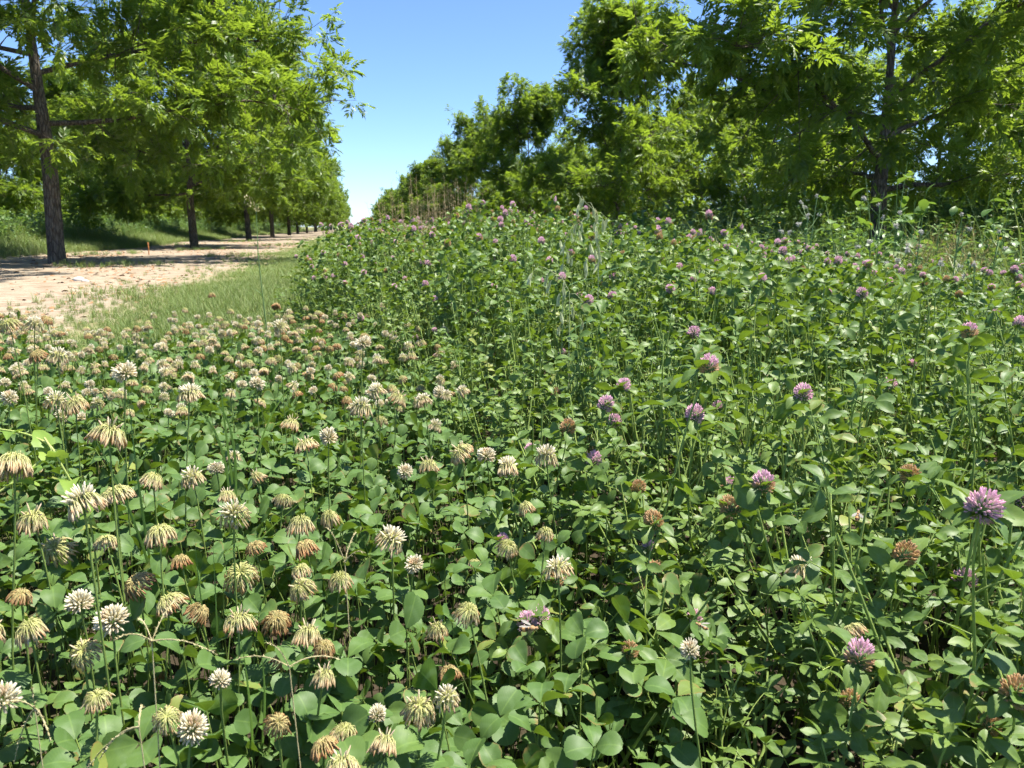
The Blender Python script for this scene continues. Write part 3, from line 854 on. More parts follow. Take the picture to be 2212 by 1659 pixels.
def build_red_plants():
    kinds = {'p': 'pink', 'h': 'half', 'b': 'brown'}
    words = {'pink': 'red clover plant with pink head', 'half': 'red clover plant with half-browned pink head',
             'brown': 'red clover plant with withered orange-brown head'}
    items = {}; spots = []
    for tok in RH.split():
        a, b, c, k = tok.split(','); a, b, c = int(a), int(b), int(c)
        d = .028 * FW / c; p = at_depth(a, b, d)
        if p[2] < .14: d *= (CAM_H - .14) / (CAM_H - p[2]); p = at_depth(a, b, d)
        spots.append((p, c * d / FW / .028, kinds[k]))
    pts = [s[0][:2] for s in spots]; n = 0
    while n < 190:
        y = RNG.uniform(.75, 6.5); x = RNG.uniform(bound(y) + .05, float(strip_right(y)))
        p = np.array([x, y, float(red_h(x, y)) * RNG.uniform(1.04, 1.26) + float(ground_z(x, y))])
        pr = project(p)
        if (np.hypot(SHOWN[:, 0] - pr[0], SHOWN[:, 1] - pr[1]) < SHOWN[:, 2] * .6 + 45).any(): continue
        if not in_view(p) or min(np.hypot(*(p[:2] - q)) for q in pts) < .09: continue
        pts.append(p[:2]); n += 1
        spots.append((p, RNG.uniform(.8, 1.1), str(RNG.choice(['pink', 'half', 'brown'], p=[.55, .2, .25]))))
    for k, (p, s, kind) in enumerate(spots):
        SIZE[0] = s
        e = make_red_plant(p, kind, k < 32)
        pr = project(p); items.setdefault(kind, []).append((e, pr[0], pr[1]))
    for kind, it in items.items():
        label_by_place(it, lambda n, b, w=words[kind]: '%s, %s from left %s' % (w, n, b))
build_red_plants()

# ------------------------------------------------------------------ pecan trees
def leaf_template(seed):
    r = np.random.default_rng(seed); mb = MB(); Lr = .40
    rach = lambda s: np.array([Lr * s * (1 - .12 * s), 0, -Lr * .28 * s * s + .02 * s])
    def one(p, d, L, w):
        B = basis(d, (0.05 * r.normal(), .1 * r.normal(), 1))
        t = np.array([(0, 0, 0), (.45, w, .05), (1, 0, -.06), (.45, -w, .05)]) * L
        mb.add(t @ B.T + p, np.array([(0, 2, 1), (0, 3, 2)]), (0, 0, 0))
    for s in (.30, .46, .62, .78, .92):
        for sg in (-1, 1):
            an = 1.05 - .35 * s + r.normal(0, .12)
            one(rach(s), (math.cos(an), sg * math.sin(an), -.20 - .25 * s + r.normal(0, .25)), .150 * (.75 + .35 * math.sin(s * 2.6)) * r.uniform(.85, 1.1), .19)
    one(rach(1), (1, r.normal(0, .2), -.5), .15, .19)
    p = np.array([rach(s) for s in (0, .5, 1)])
    mb.add(np.concatenate([p + [0, .002, 0], p - [0, .002, 0]]), [(0, 1, 4), (0, 4, 3), (1, 2, 5), (1, 5, 4)], (0, 0, 0))
    return np.concatenate(mb.v), np.concatenate(mb.f), np.concatenate(mb.a)
LT = [leaf_template(900 + k) for k in range(3)]

def gen_tree(seed, H=8.2, Rm=4.3, clear=1.9, n_limb=13, subs=13, trunk_r=.15, droop=.0, leader=.74, lim_el=(10, 34, 64), twigs=4, top=1.0, fill=220):
    r = np.random.default_rng(seed)
    env = lambda z: Rm * np.interp((z - clear) / (H - clear), [-.15, 0, .15, .4, .65, .85, 1.0], [.75, .88, 1.0, 1.0, .84 * top, .58 * top, .18])
    tz = np.array([-.15, .05, .25, .8, 1.5, clear, clear + .8, clear + 1.8, H * leader])
    wob = np.cumsum(r.normal(0, .03, (len(tz), 2)), 0); wob -= wob[2]; wob[:3] = 0
    tp = np.column_stack([wob, tz])
    rad = trunk_r * np.array([1.3, 1.16, 1.06, 1.0, .93, .86, .66, .45, .12])
    fine_t = np.linspace(0, 1, 34); tt = np.linspace(0, 1, len(tz))
    tpf = np.column_stack([np.interp(fine_t, tt, tp[:, k]) for k in range(3)]); rf = np.interp(fine_t, tt, rad)
    tr = MB(); tube(tr, tpf, rf, 14, 0, (0, 0, .5))
    v = tr.v[0]; ang = np.arctan2(v[:, 1], v[:, 0]); v[:, :2] *= (1 + .035 * np.sin(ang * 5 + v[:, 2] * 2) + r.normal(0, .012, len(v)))[:, None]
    limbs, ends, spans = [], [], []
    az = r.uniform(0, 6.28)
    for i in range(n_limb):
        q = i / (n_limb - 1); z0 = clear + (H * leader - clear - .2) * q ** 1.15
        az += 2.4 + r.normal(0, .25)
        el = R(np.interp(q, [0, .4, 1], lim_el)) + r.normal(0, .1)
        ca, sa = math.cos(az), math.sin(az)
        p = np.array([np.interp(z0, tz, tp[:, 0]), np.interp(z0, tz, tp[:, 1]), z0])
        L = min(float(env(z0 + 1.2)) / max(.3, math.cos(el)), (H - z0) / max(.25, math.sin(el))) * r.uniform(.74, .93)
        n = 9; pts = [p]; d = np.array([ca * math.cos(el), sa * math.cos(el), math.sin(el)])
        for s in range(n - 1):
            d = d + np.array([r.normal(0, .09), r.normal(0, .09), .05 - droop - .10 * max(0, s - 4) * (q < .5)]); d /= np.linalg.norm(d)
            pts.append(pts[-1] + d * L / (n - 1) + r.normal(0, .035, 3))
        pts = np.array(pts); spans += [(pts[k], pts[k + 1]) for k in range(n - 1)]; r0 = trunk_r * (.38 - .22 * q)
        lb = MB(); tube(lb, pts, np.linspace(r0, .010, n), 7, 0, (0, 0, .5))
        for k in range(subs):
            t = np.clip(.16 + .84 * (k + r.uniform(.1, .9)) / subs, 0, 1)
            f = t * (n - 1); a = min(int(f), n - 2); b = pts[a] + (pts[a + 1] - pts[a]) * (f - a)
            dd = pts[a + 1] - pts[a]; dd /= np.linalg.norm(dd)
            side = np.cross(dd, [0, 0, 1]); side /= np.linalg.norm(side) + 1e-9
            sd = dd * r.uniform(.3, .9) + side * (1 if k % 2 else -1) * r.uniform(.5, 1.1) + np.array([0, 0, r.normal(.10, .45)])
            sd /= np.linalg.norm(sd); ln = r.uniform(.55, 1.35) * (1.15 - .45 * t)
            mid = b + sd * ln * .5 + np.array([0, 0, .04]); e = b + sd * ln + np.array([0, 0, r.normal(-.02, .12)])
            tube(lb, [b, mid, e], [max(.006, r0 * .28 * (1 - .6 * t)), .007, .004], 4, 0, (0, 0, .5))
            ends.append((e, sd))
            for w in range(twigs):
                g = r.uniform(.25, .95); o = b + (mid - b) * min(1, g * 2) if g < .5 else mid + (e - mid) * (g * 2 - 1)
                td = sd * .5 + r.normal(0, .75, 3) + np.array([0, 0, .15]); td /= np.linalg.norm(td)
                tl = r.uniform(.25, .6); ee = o + td * tl
                tube(lb, [o, ee], [.005, .003], 3, 0, (0, 0, .5)); ends.append((ee, td))
        ends.append((pts[-1], d))
        for k in range(7):
            a = int(r.integers(2, n - 1)); o = r.normal(0, 1, 3); o /= np.linalg.norm(o); ends.append((pts[a] + o * r.uniform(.12, .4) + (pts[a] - pts[a - 1]) * r.uniform(0, 1), o))
        limbs.append(lb)
    # leafy twigs filling the crown between the limbs
    lp = np.concatenate([np.concatenate([t[0] + (t[1] - t[0]) * q for q in (np.linspace(0, 1, 30)[:, None],)]) for t in spans])
    got = 0
    while got < fill:
        z = clear - .3 + (H * .93 - clear) * r.uniform() ** 1.35; a = r.uniform(0, 6.28); q = float(env(z)) * .97 * math.sqrt(r.uniform(.015, 1))
        p = np.array([q * math.cos(a), q * math.sin(a), z]); dist = np.linalg.norm(lp - p, axis=1); k = int(dist.argmin())
        if dist[k] > 1.9: continue
        b = lp[k]; d = (p - b) / (dist[k] + 1e-6); m = (b + p) / 2 + np.array([0, 0, .08])
        tube(limbs[int(k // (30 * (n - 1)))], [b, m, p], [.009, .006, .003], 3, 0, (0, 0, .5)); ends.append((p, d * .6 + np.array([0, 0, .3]))); got += 1
    # top shoots
    for k in range(9):
        a = r.uniform(0, 6.28); q = r.uniform(.1, 1.1)
        b = np.array([math.cos(a) * q + wob[-1, 0], math.sin(a) * q + wob[-1, 1], H * leader - .3 + r.uniform(0, .5)])
        e = b + np.array([math.cos(a) * .35, math.sin(a) * .35, r.uniform(.9, H * (1 - leader))])
        st = np.array([wob[-1, 0], wob[-1, 1], b[2] - .5])
        tube(limbs[-1], [st, b, e], [.02, .014, .006], 4, 0, (0, 0, .5))
        for t in (.35, .6, .8, 1.0): ends.append((b + (e - b) * t + r.normal(0, .12, 3), np.array([0, 0, 1.0])))
    cr = MB()
    acc = [([], [], []) for _ in LT]
    for e, d in ends:
        tone = r.uniform(0, 1)
        for k in range(int(r.integers(9, 13))):
            x = d * .45 + r.normal(0, .62, 3) + np.array([0, 0, .12]); x /= np.linalg.norm(x)
            Bm = basis(x, (r.normal(0, .25), r.normal(0, .25), 1)) * r.uniform(.48, .86)
            w = int(r.integers(0, 3)); acc[w][0].append(Bm); acc[w][1].append(e - d * r.uniform(0, .22) + r.normal(0, .02, 3))
            acc[w][2].append((tone * .6 + r.uniform(0, .4)))
    for (tv, tf, ta), (Ms, loc, rn) in zip(LT, acc):
        stamp(cr, tv, tf, ta, np.array(Ms), np.array(loc), np.array(rn))
    al = MB()
    for l in limbs: al.merge(l)
    return tr.mesh('trunk', [M_bark]), [l.mesh('limb', [M_bark]) for l in limbs], al.mesh('branches', [M_bark]), cr.mesh('crown', [M_tleaf], smooth=False)

TREES = [gen_tree(47, H=9.4, Rm=5.2, clear=1.95, trunk_r=.118, n_limb=18, fill=560, droop=.03, lim_el=(2, 30, 62)),
         gen_tree(42, H=8.8, Rm=4.15, clear=1.7, trunk_r=.118, n_limb=16, fill=330, droop=.03, lim_el=(2, 30, 62)),
         gen_tree(43, H=8.1, Rm=4.2, clear=1.35, trunk_r=.112, n_limb=16, subs=12, twigs=4, top=.85, fill=90, droop=.02, lim_el=(3, 30, 62)),
         gen_tree(44, H=7.6, Rm=3.9, clear=1.2, trunk_r=.105, n_limb=15, subs=12, twigs=4, top=.75, fill=90, droop=.02, lim_el=(3, 30, 62)),
         gen_tree(45, H=7.2, Rm=4.0, clear=.55, trunk_r=.12, n_limb=14, droop=.03)]
def place_tree(v, x, y, rz, s, label, group, sz=None, near=False):
    tr, limbs, br, cr = TREES[v]
    e = empty('pecan_tree', T(x, y, float(ground_z(x, y))) @ Rot('z', rz) @ S(s, s, sz or s))
    tag(e, label, 'tree', group)
    mesh_obj('trunk', tr, e)
    if near:
        for l in limbs: mesh_obj('limb', l, e)
    else: mesh_obj('branches', br, e)
    c = mesh_obj('crown', cr, e)
    return e
for n in range(20):
    y = 14.3 + 12 * n
    place_tree([0, 1, 1, 1][n if n < 4 else 1], -4.9 + (RNG.normal(0, .12) if n else 0), y, RNG.uniform(0, 6.28) if n else 2.6, 1.05 if n == 0 else RNG.uniform(.94, 1.06),
               'nearest pecan tree of the left row, rising from bare sand' if n == 0 else 'pecan tree of the left row, %s from the camera' % ordinal(n + 1), 'pecan trees of the left row', near=n < 3)
    place_tree([2, 3, 3, 2][n % 4], 7.75 + (RNG.normal(0, .15) if n else 0), 10.5 + 12 * n, RNG.uniform(0, 6.28) if n else 0.4, 1.02 if n == 0 else RNG.uniform(.86, .97),
               'nearest pecan tree of the right row, dark trunk behind tall weeds' if n == 0 else 'pecan tree of the right row, %s from the camera' % ordinal(n + 1), 'pecan trees of the right row', near=n < 3)
for n in range(16):
    place_tree([4, 4, 3][n % 3], -13.6 + RNG.normal(0, .4), 29 + 6.5 * n, RNG.uniform(0, 6.28), RNG.uniform(.85, 1.05),
               'low-branched tree behind the left row, %s from the camera' % ordinal(n + 1), 'trees behind the left row')
for n in range(16):
    place_tree([4, 2, 4][n % 3], 18.0 + RNG.normal(0, .4), 12 + 5.2 * n, RNG.uniform(0, 6.28), RNG.uniform(.85, 1.05),
               'low-branched tree behind the right row, %s from the camera' % ordinal(n + 1), 'trees behind the right row')

# ------------------------------------------------------------------ grasses and weeds
def blade(mb, base, az, L, w, bend, rnd, mat=0, rows=5, lift=1.0):
    t = np.linspace(0, 1, rows); ca, sa = math.cos(az), math.sin(az)
    r_ = L * bend * t ** 2; z = L * lift * (t - .45 * bend * t ** 2.4)
    c = np.stack([base[0] + ca * r_, base[1] + sa * r_, base[2] + z], 1)
    ww = w * (1 - t ** 1.8) * .5 + .0003
    o = np.array([-sa, ca, 0])
    v = np.concatenate([c - ww[:, None] * o, c + ww[:, None] * o])
    f = [(k, k + 1, rows + k + 1, rows + k) for k in range(rows - 1)]
    a = np.zeros((2 * rows, 3)); a[:rows, 0] = -1; a[rows:, 0] = 1; a[:, 1] = np.tile(t, 2); a[:, 2] = rnd
    mb.add(v, f, a, mat)
def tuft(seed, n, h, w, sp, bend=(.15, .8), mat=M_grass):
    r = np.random.default_rng(seed); mb = MB()
    for k in range(n):
        a = r.uniform(0, 6.28); q = sp * math.sqrt(r.uniform())
        blade(mb, (q * math.cos(a), q * math.sin(a), 0), a + r.normal(0, .8), h * r.uniform(.5, 1.1), w * r.uniform(.7, 1.2), r.uniform(*bend), r.uniform(), rows=4)
    return mb.mesh('grass_tuft', [mat])
C_grass = proto_collection('turf_grass', [tuft(1000 + k, 22, .13, .004, .05) for k in range(4)])
C_tall = proto_collection('tall_grass', [tuft(1010 + k, 26, .62, .009, .12, (.1, .7)) for k in range(3)])
def bushy(seed, h=.8, n=60, white=0, leafL=.09):
    r = np.random.default_rng(seed); mb = MB()
    v, f, a = leaflet(leafL, R_PROF, .2, .5)
    for s in range(7):
        az = r.uniform(0, 6.28); q = r.uniform(.02, .22)
        top = np.array([q * 1.6 * math.cos(az), q * 1.6 * math.sin(az), h * r.uniform(.7, 1.05)])
        b = np.array([q * .4 * math.cos(az), q * .4 * math.sin(az), 0]); m = (b + top) / 2 + r.normal(0, .02, 3)
        tube(mb, [b, m, top], [.004, .003, .0015], 4, 1, (0, 0, .5))
        for k in range(n // 7):
            t = r.uniform(.15, 1); p = b + (top - b) * t
            d = np.array([r.normal(), r.normal(), r.normal(.25, .45)])
            B = basis(d, (r.normal(0, .3), r.normal(0, .3), 1)) * r.uniform(.6, 1.2)
            aa = a.copy(); aa[:, 2] = r.uniform(); mb.add(v @ B.T + p, f, aa)
        if white:
            for k in range(white):
                p = top + r.normal(0, .04, 3)
                for j in range(6):
                    d = r.normal(0, 1, 3); B = basis(d) * .22
                    mb.add(v @ B.T + p, f, (0, 0, r.uniform()), 2)
    return mb.mesh('weed', [M_weed, M_weedstem, M_fluff])
C_weed = proto_collection('weeds', [bushy(1100, .85), bushy(1101, .7), bushy(1102, .95, 70, 0), bushy(1103, .6, 50)] + [tuft(1110 + k, 26, .75, .010, .14, (.1, .7)) for k in range(2)])

def build_grass():
    # the verge between sand and clover, thinning onto the sand
    P, S_, I_ = [], [], []
    for dens, y0, y1, w in [(520, 2.9, 9, 1), (170, 9, 20, 1.4), (50, 20, 60, 2.2), (16, 60, 130, 3.5)]:
        X, Y = spread(dens, -2.9, -.1, y0, y1, RNG)
        p = np.interp(X, [-2.6, -1.9, -1.2, -.5], [.03, .25, .95, 1]); ok = (RNG.uniform(0, 1, X.size) < p) & (X < bound(Y) + .1)
        ok &= ~(white_zone(X, Y) & (RNG.uniform(0, 1, X.size) > .08))
        X, Y = X[ok], Y[ok]; s = RNG.uniform(.35, .85, X.size) * np.interp(X, [-2, -1], [.6, 1])
        P.append(np.stack([X, Y, ground_z(X, Y)], 1)); S_.append(np.stack([s * w, s * w, s], 1)); I_.append(RNG.integers(0, 4, X.size))
    # tufts on the sand and the grassy bank beyond the left row
    X, Y = spread(14, -7, -1.6, 4, 40, RNG)
    m = np.sin(X * 1.1 + Y * .35 + 1) * np.sin(Y * .9 - X * .5); ok = m > .55
    s = RNG.uniform(.5, 1.1, X.size); P.append(np.stack([X, Y, ground_z(X, Y)], 1)[ok]); S_.append(np.stack([s * 1.3, s * 1.3, s], 1)[ok]); I_.append(RNG.integers(0, 4, ok.sum()))
    P = np.concatenate(P); n = len(P)
    scatter('verge_grass', 'short yellow-green grass between the sand and the clover', P,
            np.stack([np.zeros(n), np.zeros(n), RNG.uniform(0, 6.28, n)], 1), np.concatenate(S_), np.concatenate(I_), C_grass)
    P, S_, I_ = [], [], []
    for dens, y0, y1, x0, x1 in [(40, 8, 45, -9.6, -6.6), (10, 45, 120, -9.6, -6.6), (14, 1, 40, 3.4, 8.5), (3, 2.8, 7, .5, 3.5), (5, 40, 120, 3.6, 9)]:
        X, Y = spread(dens, x0, x1, y0, y1, RNG); s = RNG.uniform(.4, .95, X.size)
        if x0 < 0: s *= np.interp(X, [-9, -6.8], [1, .45])
        P.append(np.stack([X, Y, ground_z(X, Y)], 1)); S_.append(np.stack([s * 1.5, s * 1.5, s], 1)); I_.append(RNG.integers(0, 3, X.size))
    P = np.concatenate(P); n = len(P)
    scatter('bank_grass', 'taller grass along the banks beside the tree rows', P,
            np.stack([np.zeros(n), np.zeros(n), RNG.uniform(0, 6.28, n)], 1), np.concatenate(S_), np.concatenate(I_), C_tall)
    P, S_, I_ = [], [], []
    for dens, y0, y1, x0, x1 in [(7, 9, 60, -13.5, -8.2), (5, 1.0, 50, 4.0, 7.0), (5, 3, 70, 9, 14), (6, 6, 70, 14, 20), (4, 14, 80, -18, -13), (2, 60, 130, -13, -8)]:
        X, Y = spread(dens, x0, x1, y0, y1, RNG); s = RNG.uniform(.55, 1.15, X.size) * (2.3 if x0 in (14, -18) else 1.15 if x0 == 4.0 else 1)
        P.append(np.stack([X, Y, ground_z(X, Y)], 1)); S_.append(np.stack([s * 1.25, s * 1.25, s], 1)); I_.append(RNG.integers(0, 6, X.size))
    P = np.concatenate(P); n = len(P)
    scatter('weed_thicket', 'thicket of leafy weeds and tall grass behind the trunks', P,
            np.stack([np.zeros(n), np.zeros(n), RNG.uniform(0, 6.28, n)], 1), np.concatenate(S_), np.concatenate(I_), C_weed)
build_grass()

# ---- dry leaf litter on the sand
def build_litter():
    mb = MB(); v, f, a = leaflet(.07, R_PROF, .1, .6)
    X, Y = spread(34, -6.6, -1.7, 4.2, 34, RNG)
    ok = RNG.uniform(0, 1, X.size) < .55 + .45 * np.sin(X * 2 + Y * .7)
    X, Y = X[ok], Y[ok]; n = len(X)
    Ms = np.array([(Rot('z', RNG.uniform(0, 6.28)) @ Rot('x', RNG.normal(0, .25)) @ S(RNG.uniform(.5, 1.3)))[:3, :3] for _ in range(n)])
    stamp(mb, v, f, a, Ms, np.stack([X, Y, ground_z(X, Y) + .006], 1), RNG.uniform(0, 1, n))
    o = mesh_obj('leaf_litter', mb.mesh('leaf_litter', [plain_material('dry_leaf', (.34, .18, .08), (.22, .12, .06), .8)]))
    tag(o, 'dry brown leaves scattered over the sand', kind='stuff')
build_litter()

# ---- sow thistles gone to seed
def puff_mb(r, rad=.0135, n=60):
    """a ragged tuft of seed hairs, blown open to one side"""
    mb = MB(); gap = r.normal(0, 1, 3); gap /= np.linalg.norm(gap)
    for d in sph(n, r):
        d = d / np.linalg.norm(d)
        if d @ gap > .35: continue
        d = d + np.array([0, 0, -.25]); B = basis(d + r.normal(0, .25, 3), (.1, .2, 1)); e = d * rad * r.uniform(.45, 1.35)
        w = r.uniform(.0012, .0032)
        mb.add([e * .1, e + B[:, 1] * w, e - B[:, 1] * w, e * .1, e + B[:, 2] * w, e - B[:, 2] * w], [(0, 1, 2), (3, 4, 5)], (0, 0, r.uniform()))
    return mb
PUFF = [puff_mb(np.random.default_rng(1200 + k)).mesh('seed_puff', [M_fluff]) for k in range(6)]
def bud_me():
    mb = MB(); tube(mb, [(0, 0, -.003), (0, 0, .003), (0, 0, .009), (0, 0, .014)], [.002, .006, .0045, .001], 7); return mb.mesh('bud', [M_calyx])
BUD = bud_me()
def ray_flower():
    mb = MB()
    for k in range(26):
        a = k * 2.4; L = .012 * (.6 + .4 * ((k + 1) / 26)); B = basis((math.cos(a), math.sin(a), .9 - .8 * k / 26))
        mb.add(np.array([(0, -.0006, 0), (1, -.0016, 0), (1, .0016, 0), (0, .0006, 0)]) * [L, 1, 1] @ B.T, [(0, 1, 2, 3)], (0, 0, .5))
    return mb.mesh('yellow_flower', [M_yellow])
YEL = ray_flower()
def thistle(px, py, dist, label, seed):
    r = np.random.default_rng(seed); p = at_depth(px, py, dist); gz = float(ground_z(p[0], p[1])); h = p[2] - gz
    e = empty('sow_thistle', T(p[0], p[1], gz)); tag(e, label, 'weed', 'sow thistles gone to seed')
    lean = r.normal(0, .03, 2); path = lambda q: np.array([lean[0] * q * (1 - q) * 2, lean[1] * q * (1 - q) * 2, h * q])
    mb = MB(); tube(mb, [path(q) for q in np.linspace(0, 1, 7)], np.linspace(.0055, .0025, 7), 6, 0, (0, 0, .4))
    tips = [path(1)]
    for k in range(r.integers(3, 6)):
        q = r.uniform(.74, .97); a = r.uniform(0, 6.28); b = path(q); t = b + np.array([math.cos(a), math.sin(a), 1.1]) * r.uniform(.04, .12)
        tube(mb, [b, (b + t) / 2 + [0, 0, -.008], t], [.002, .0017, .0014], 5, 0, (0, 0, .4)); tips.append(t)
    mesh_obj('stem', mb.mesh('stem', [M_weedstem]), e)
    for k, t in enumerate(tips):
        c = 0 if k == 0 else r.choice([0, 0, 1, 1, 2])
        M = T(*t) @ Rot('x', r.normal(0, .5)) @ Rot('y', r.normal(0, .5)) @ S(*(r.uniform(.7, 1.2, 3)))
        if c == 0: mesh_obj('seed_puff', PUFF[int(r.integers(0, 6))], e, M)
        elif c == 1: mesh_obj('bud', BUD, e, M)
        else: mesh_obj('yellow_flower', YEL, e, M)
    prof = [(0, .03), (.12, .09), (.3, .05), (.5, .12), (.62, .07), (.8, .10), (.92, .05), (1, .005)]
    v, f, a = leaflet(.17, prof, .3, .9, wave=.02); lm = MB(); a[:, 2] = r.uniform(); lm.add(v, f, a); me = lm.mesh('leaf', [M_weed])
    for k in range(5):
        q = r.uniform(.15, .75); mesh_obj('leaf', me, e, T(*path(q)) @ Rot('z', k * 2.2 + r.normal(0, .4)) @ Rot('y', -r.uniform(.1, .9)) @ S(r.uniform(.6, 1.1)))
for k, (px, py, d, lab) in enumerate([
    (1745, 465, 4.0, 'sow thistle with one white puff, left of the right tree trunk'),
    (1900, 442, 4.4, 'tall sow thistle whose white puff overlaps the dark trunk'),
    (2080, 462, 3.8, 'sow thistle with a cluster of white puffs right of the trunk'),
    (2105, 570, 3.2, 'sow thistle with drooping white fluff near the right edge'),
    (1880, 520, 3.6, 'sow thistle with ragged puff at the foot of the right trunk'),
    (1766, 422, 4.6, 'tallest sow thistle left of the right trunk, tiny white puff'),
    (1690, 500, 4.9, 'small far sow thistle between clover and the right row'),
    (1990, 500, 4.2, 'sow thistle with buds between the trunk and tan grass'),
    (1940, 560, 3.4, 'short sow thistle with grey puffs below the right trunk'),
    (1840, 555, 3.7, 'short sow thistle with pale puffs left of trunk foot'),
    (2160, 500, 4.0, 'rightmost tall sow thistle against the dark foliage'),
    (2030, 600, 3.0, 'sow thistle standing nearest, in front of tan dry grass')]):
    thistle(px, py, d, lab, 1300 + k)

# ---- wild oats
def oat(px, py, dist, label, seed, side=-1, n=16):
    r = np.random.default_rng(seed); p = at_depth(px, py, dist); gz = float(ground_z(p[0], p[1])); h = p[2] - gz
    e = empty('wild_oat', T(p[0], p[1], gz)); tag(e, label, 'grass', 'wild oats above the clover')
    bend = CR * side * .07
    path = lambda q: np.array([0, 0, h * q]) + bend * (max(0, q - .82) / .18) ** 2 * np.array([1, 1, 0]) - np.array([0, 0, .02]) * (max(0, q - .85) / .15) ** 2
    mb = MB(); tube(mb, [path(q) for q in np.linspace(0, 1, 14)], np.linspace(.0022, .0007, 14), 5, 0, (0, 0, .4)); mesh_obj('stem', mb.mesh('stem', [M_oat]), e)
    sp = MB()
    for s in (-1, 1, 0):
        v, f, a = leaflet(.034, [(0, .04), (.25, .12), (.5, .13), (.8, .07), (1, .006)], .4, .2)
        M = Rot('y', math.pi / 2 + s * .12) @ Rot('x', s * .9); sp.add(v @ M[:3, :3].T, f, a)
    me = sp.mesh('spikelet', [M_oat])
    ped = MB()
    for k in range(n):
        q = .70 + .30 * k / (n - 1); b = path(q); a = r.uniform(0, 6.28); l = r.uniform(.012, .045) * (1.3 - .5 * q)
        t = b + np.array([math.cos(a) * l, math.sin(a) * l, -.004 - l * .35])
        tube(ped, [b, (b + t) / 2 + [0, 0, .008], t], .00045, 3, 0, (0, 0, .4))
        mesh_obj('spikelet', me, e, T(*t) @ Rot('z', a) @ Rot('x', r.normal(0, .18)) @ Rot('y', r.normal(0, .18)) @ S(r.uniform(.8, 1.15)))
    mesh_obj('branchlets', ped.mesh('branchlets', [M_oat]), e)
    bm = MB(); blade(bm, path(.62), math.atan2(CR[1], CR[0]) + .3, .20, .011, .95, .3, rows=7, lift=.45); mesh_obj('leaf_blade', bm.mesh('leaf_blade', [M_lgrass]), e)
oat(1297, 405, 2.3, 'tall wild oat with hanging green spikelets above the clover', 1400, -1, 20)
oat(1218, 455, 2.35, 'lower wild oat with arching pale spikelets left of the tall one', 1401, 1, 12)
oat(1232, 560, 2.0, 'short wild oat drooping among the red clover leaves', 1402, -1, 10)

# ---- dry grass
def dry_clump(px, py, dist, h, n, label, seed, spread_=.25, mat=M_dry, lean=0):
    r = np.random.default_rng(seed); p = at_depth(px, py, dist); gz = float(ground_z(p[0], p[1]))
    e = empty('dry_grass', T(p[0], p[1], gz)); tag(e, label, 'grass')
    mb = MB(); pan = MB()
    for k in range(n):
        a = r.uniform(0, 6.28); q = spread_ * math.sqrt(r.uniform()); b = np.array([q * math.cos(a), q * math.sin(a), 0])
        t = b + np.array([r.normal(0, .07) + lean, r.normal(0, .07), h * r.uniform(.75, 1.08)])
        tube(mb, [b, (b + t) / 2 + r.normal(0, .012, 3), t], [.0018, .0013, .0007], 4, 0, (0, 0, .5))
        for j in range(22):
            s = r.uniform(.66, 1.02); o = b + (t - b) * s; d = np.array([r.normal(), r.normal(), .9]) * .018 * (1.5 - s)
            B = basis(d, (.1, .2, 1)); L = r.uniform(.008, .014)
            c = o + d; tube(pan, [o, c], .0004, 3, 0, (0, 0, .5))
            pan.add([c - B[:, 1] * .0012, c + B[:, 0] * L, c + B[:, 1] * .0012, c - B[:, 0] * .003], [(0, 1, 2, 3)], (0, 0, r.uniform()))
    mesh_obj('stalks', mb.mesh('stalks', [mat]), e); mesh_obj('seed_heads', pan.mesh('seed_heads', [mat]), e)
dry_clump(900, 480, 5.2, .86, 44, 'tan dry grass clump rising behind the clover at left', 1500)
dry_clump(965, 470, 5.0, .83, 40, 'paler dry grass clump just right of the first clump', 1501, .22)
dry_clump(2010, 560, 4.4, .62, 46, 'golden dry grass leaning right of the right tree trunk', 1502, .22, plain_material('golden_grass', (.52, .40, .16), (.36, .27, .10), .7, .2, 60), .16)

# ---- tall seeding plant by the sand
def lone_stalk():
    p = at_depth(553, 440, 2.6); gz = float(ground_z(p[0], p[1])); h = p[2] - gz
    e = empty('grass_stalk', T(p[0], p[1], gz)); tag(e, 'single tall green stalk with pale seed head at edge of the grass', 'grass')
    mb = MB(); tube(mb, [(0, 0, 0), (.008, 0, h * .4), (-.004, 0, h * .75), (0, 0, h)], [.003, .0026, .002, .001], 5, 0, (0, 0, .3)); mesh_obj('stem', mb.mesh('stem', [M_weedstem]), e)
    r = np.random.default_rng(1600); sp = MB()
    for k in range(46):
        q = r.uniform(0, 1); o = np.array([-.03 * q * q, 0, h - .03 + .05 * q]) + r.normal(0, .006, 3); d = r.normal(0, 1, 3) + [0, 0, .8]; B = basis(d)
        sp.add([o - B[:, 1] * .0018, o + B[:, 0] * .011, o + B[:, 1] * .0018, o - B[:, 0] * .003], [(0, 1, 2, 3)], (0, 0, r.uniform()))
    mesh_obj('seed_head', sp.mesh('seed_head', [M_seedspike]), e)
    for q, a in ((.35, .4), (.55, 3.0), (.72, .2)):
        bm = MB(); blade(bm, (0, 0, h * q), a, .09, .012, .8, .4, rows=6, lift=.6); mesh_obj('leaf_blade', bm.mesh('leaf_blade', [M_weed]), e)
lone_stalk()

